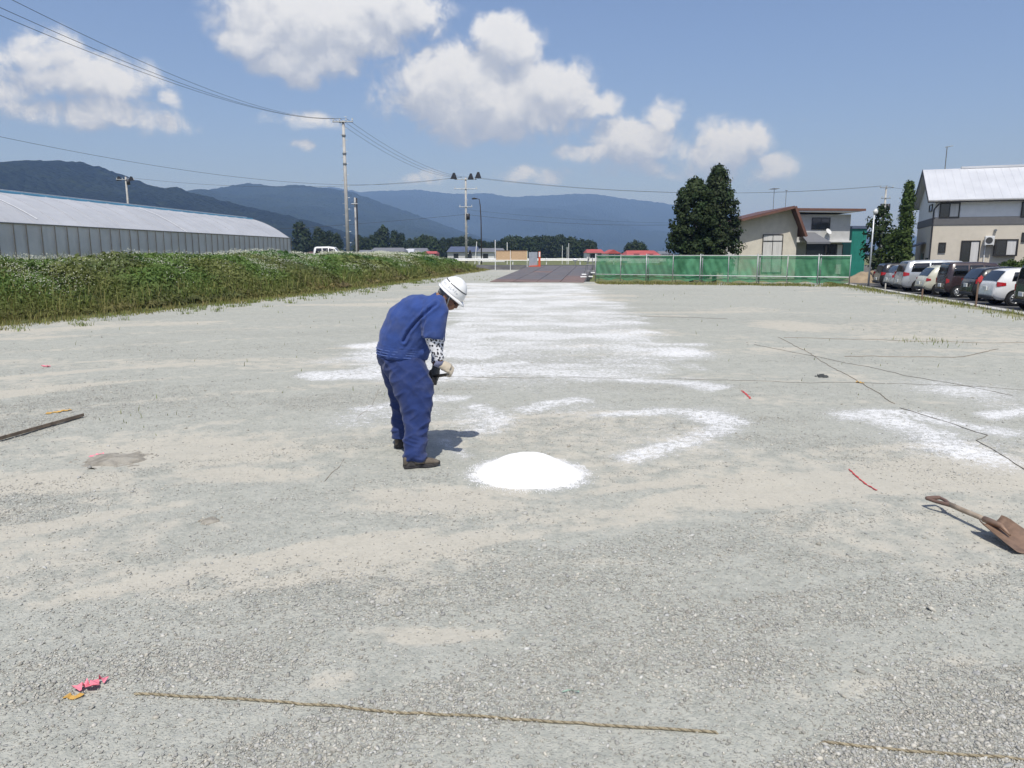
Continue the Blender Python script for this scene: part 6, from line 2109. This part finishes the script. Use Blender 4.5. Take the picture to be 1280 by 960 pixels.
# ================================================================ ROPES AND LINES
mat('rope_tan', (.31, .265, .18), .9, var=.2, scale=60); mat('rope_dark', (.17, .14, .09), .9, var=.2, scale=60); mat('line_dark', (.17, .155, .13), .9); mat('line_brown', (.27, .22, .165), .9)
def hz(p): return float(site_height(np.array([p.x]), np.array([p.y]))[0])
def path(pp, step, lift, dips=()):
    pts = [G(*p) for p in pp]
    out = []
    for a, b in zip(pts[:-1], pts[1:]):
        n = max(1, int((b - a).length / step))
        for i in range(n): out.append(a.lerp(b, i / n))
    out.append(pts[-1])
    xs_ = np.array([p.x for p in out]); ys_ = np.array([p.y for p in out])
    zs_ = site_height(xs_, ys_) + lift
    for i, p in enumerate(out):
        p.z = zs_[i]
    return out
def twisted_rope(pp, r, pitch, label, dip=None):
    base = path(pp, .006, r * 1.3)
    t = empty('rope', base[0].copy(), 0, label, 'rope')
    O = Vector(t.location)
    wav = [Vector((0, .006 * math.sin(i * .02) + .004 * math.sin(i * .063), 0)) for i in range(len(base))]
    if dip:
        for i, p in enumerate(base):
            w_ = max(0, 1 - abs(p.x - dip[0]) / dip[1])
            p.z -= .05 * min(1, w_ * 4)
    for e in (0, len(base) - 1):
        pass
    for s, mt in ((0, 'rope_tan'), (2.09, 'rope_tan'), (4.19, 'rope_dark')):
        q = []
        for i, p in enumerate(base):
            a = s + i * .006 / pitch * 6.283
            tx_ = (base[min(i + 1, len(base) - 1)] - base[max(0, i - 1)]).normalized()
            u = Vector((-tx_.y, tx_.x, 0)).normalized()
            q.append(p + wav[i] + u * r * .55 * math.cos(a) + Vector((0, 0, r * .55 * math.sin(a))) - O)
        MB().tube(q, r * .56, 6).build('strand', mt, t, True)
a_ = G(962, 926)
twisted_rope([(168, 868), (330, 877), (520, 890), (700, 901), (880, 916), (905, 919), (1020, 930), (1140, 940), (1310, 955)], 0.0054, .040, 'tan twisted rope lying across the gravel, sunk in for a stretch', (a_.x, .19))
def line(pp, r, mt, label, name='cord'):
    q = path(pp, .12, r * .8)
    rg2 = random.Random(len(pp) + int(pp[0][0]))
    for i, p in enumerate(q): p.x += rg2.gauss(0, .010); p.y += rg2.gauss(0, .010) + .05 * math.sin(i * .21 + pp[0][0]) + .03 * math.sin(i * .57)
    o = MB().tube([p for p in q], r * .46, 6).build(name, mt, None, True)
    return tag(o, label, 'cord')
line([(556, 470), (700, 471), (860, 474), (1000, 477), (1130, 480), (1290, 486)], .0055, 'line_dark', 'thin dark cord stretched straight across the lime field')
line([(944, 431), (1010, 443), (1080, 456), (1140, 470), (1200, 481), (1262, 494)], .007, 'line_dark', 'dark cord running slantwise into the speckled lime patch')
line([(975, 422), (1010, 440), (1055, 466), (1094, 490), (1120, 507)], .008, 'line_brown', 'brown cord crossing under the dark slanting cord')
line([(1122, 511), (1160, 521), (1200, 534), (1229, 544), (1220, 551), (1240, 562), (1290, 592)], .008, 'line_dark', 'kinked dark cord lying over the streaky lime patch')
line([(979, 422), (1060, 424), (1150, 427), (1290, 429)], .009, 'line_brown', 'pale brown cord stretched along the yard beyond the lime patches')
line([(1055, 445), (1130, 446), (1195, 447), (1220, 442), (1245, 436)], .010, 'line_brown', 'brown cord with bent end beside the small grass tuft')
line([(800, 395), (860, 396), (910, 398)], .009, 'line_dark', 'short dark cord on the gravel beyond the lime field')
line([(446, 524), (462, 512), (474, 488)], .004, 'line_brown', 'thin bent twig sticking up behind the worker\'s legs', 'twig')
line([(404, 602), (412, 592), (424, 584), (428, 575)], .004, 'line_brown', 'short thin twig lying on the sandy gravel', 'twig')

# ================================================================ ODDS AND ENDS ON THE GROUND
mat('bar_rust', (.23, .175, .125), .8, .15, .3, 12, dirt=(.3, .25, .2), dirt_amt=.4, dirt_scale=10)
a, b = G(-60, 568), G(103, 521.5)
o = MB()
d3 = (b - a).normalized(); n3 = Vector((-d3.y, d3.x, 0))
prof = [(-.025, 0), (.025, 0), (.025, .008), (-.017, .008), (-.017, .034), (-.025, .034)]
V = [tuple(p + n3 * q[0] + Vector((0, 0, q[1] + .012)) - a) for p in (a, b) for q in prof]
o.add(V, [(0, 1, 2, 3, 4, 5)[::-1], tuple(range(6, 12))] + [(i, (i + 1) % 6, 6 + (i + 1) % 6, 6 + i) for i in range(6)])
o = o.build('angle_bar', 'bar_rust'); o.location = a
tag(o, 'long rusty angle bar lying on the gravel', 'bar')
def strip(pp, w_, mt, label, cat, name, seed, lift=.012, crump=.012):
    q = path(pp, .007, lift)
    g = random.Random(seed)
    m = MB(); V = []
    for i, p in enumerate(q):
        t_ = (q[min(i + 1, len(q) - 1)] - q[max(0, i - 1)]).normalized(); n_ = Vector((-t_.y, t_.x, 0))
        ww = w_ * (.8 + .3 * math.sin(i * .55 + seed) + .12 * g.uniform(-1, 1)); tw = crump * (math.sin(i * .8 + seed * 2) * .7 + .3 * math.sin(i * 1.9)); p = p + n_ * w_ * .25 * math.sin(i * .35 + seed)
        V += [tuple(p + n_ * ww + Vector((0, 0, tw + abs(tw)))), tuple(p - n_ * ww + Vector((0, 0, abs(tw) - tw)))]
    top_ = len(V)
    V += [(x, y, z - .0015) for x, y, z in V]
    n_ = len(q)
    F = []
    for i in range(n_ - 1):
        f = (2 * i, 2 * i + 1, 2 * i + 3, 2 * i + 2)
        F += [f, tuple(top_ + k_ for k_ in f[::-1]), (2 * i, 2 * i + 2, top_ + 2 * i + 2, top_ + 2 * i), (2 * i + 1, top_ + 2 * i + 1, top_ + 2 * i + 3, 2 * i + 3)]
    return tag(m.add(V, F).build(name, mt), label, cat)
strip([(96, 866), (106, 858), (116, 861), (123, 853), (133, 853)], .018, 'ribbon_pink', 'crumpled bright pink marker ribbon near the rope end', 'ribbon', 'marker_ribbon', 1, .014, .016)
strip([(82, 871), (92, 872), (102, 867)], .018, 'ribbon_orange', 'faded orange ribbon scrap under the pink ribbon', 'ribbon', 'marker_ribbon', 2, .006, .004)
strip([(1061, 587), (1070, 596), (1080, 604), (1096, 614)], .007, 'ribbon_red', 'narrow red ribbon lying slantwise near the shovel', 'ribbon', 'marker_ribbon', 3, .007, .0015)
strip([(927, 489), (932, 493), (938, 499)], .014, 'ribbon_red', 'short red ribbon scrap beside the curved lime streak', 'ribbon', 'marker_ribbon', 4, .007, .0015)
strip([(57, 517), (70, 515), (88, 512)], .04, 'ribbon_orange', 'yellow-orange ribbon scrap lying beyond the angle bar', 'ribbon', 'marker_ribbon', 5, .008, .003)
strip([(112, 571), (122, 568), (130, 567)], .016, 'ribbon_pink', 'faded pink ribbon scrap on the brown soil patch', 'ribbon', 'marker_ribbon', 6, .020, .004)
strip([(1070, 478), (1080, 479)], .035, 'ribbon_orange', 'orange scrap lying by the crossing of two cords', 'ribbon', 'marker_ribbon', 7, .01, .01)
strip([(53, 458), (62, 459)], .03, 'ribbon_pink', 'tiny pink scrap out on the open gravel', 'ribbon', 'marker_ribbon', 8, .01, .01)
mat('scrap_green', (.30, .42, .33), .7)
strip([(702, 865), (712, 863), (724, 865)], .003, 'scrap_green', 'thin pale green string scrap beyond the rope', 'string', 'string_scrap', 9, .008, .004)
def lump(px, py, rx, ry, h, mt, label, cat, name, seed):
    c = G(px, py); n = 34
    g = np.linspace(-1.15, 1.15, n)
    X, Y = np.meshgrid(g, g)
    r = np.hypot(X, Y) * (1 + 1.5 * (fbm(X * 2.6 + seed, Y * 2.6, oct=4, gain=.65) - .5))
    z = h * np.clip(1 - r ** 2, 0, 1) * (.6 + .8 * fbm(X * 4, Y * 4 + seed, oct=3)) - .012 * sstep(r, .75, 1.0)
    ii = np.arange(n * n).reshape(n, n)
    F = np.stack([ii[:-1, :-1], ii[:-1, 1:], ii[1:, 1:], ii[1:, :-1]], -1).reshape(-1, 4)
    F = F[r.ravel()[F].min(1) < 1.05]
    o = link(name, npmesh(name, np.stack([X * rx, Y * ry, z], -1).reshape(-1, 3), F, smooth=True), mt)
    o.location = (c.x, c.y, hz(c) + .004)
    return tag(o, label, cat)
mat('damp_soil', (.27, .25, .21), 1.0, var=.25, scale=14, bump=.7, bscale=50, bdist=.012, dirt=(.37, .35, .30), dirt_amt=.8, dirt_scale=9)
lump(140, 573, .30, .26, .030, 'damp_soil', 'low brown soil patch on the pale gravel with a pink scrap', 'soil patch', 'soil_patch', 3)
lump(262, 651, .07, .07, .014, 'damp_soil', 'small brown soil spot on the open gravel', 'soil patch', 'soil_patch', 6)
mat('dark_rock', (.05, .055, .055), .8, var=.3, scale=20)
lump(1028, 470, .075, .09, .045, 'dark_rock', 'small black lump beside the straight dark cord', 'stone', 'dark_stone', 9)
# ================================================================ HAZE
def haze():
    m = bpy.data.materials.new('haze_air')
    m.use_nodes = True
    t = m.node_tree
    t.nodes.remove(t.nodes['Principled BSDF'])
    v = t.nodes.new('ShaderNodeVolumePrincipled')
    v.inputs['Color'].default_value = (.31, .51, 1.0, 1)
    v.inputs['Absorption Color'].default_value = (.5, .5, .5, 1)
    v.inputs['Density'].default_value = 0.00022
    v.inputs['Anisotropy'].default_value = 0.0
    t.links.new(v.outputs[0], t.nodes['Material Output'].inputs['Volume'])
    MATS['haze'] = m
    o = MB().box(-9600, 9600, -900, 9600, -1.6, 560).build('haze', 'haze')
    tag(o, 'pale summer haze in the air over the plain', 'haze', kind='stuff')
haze()
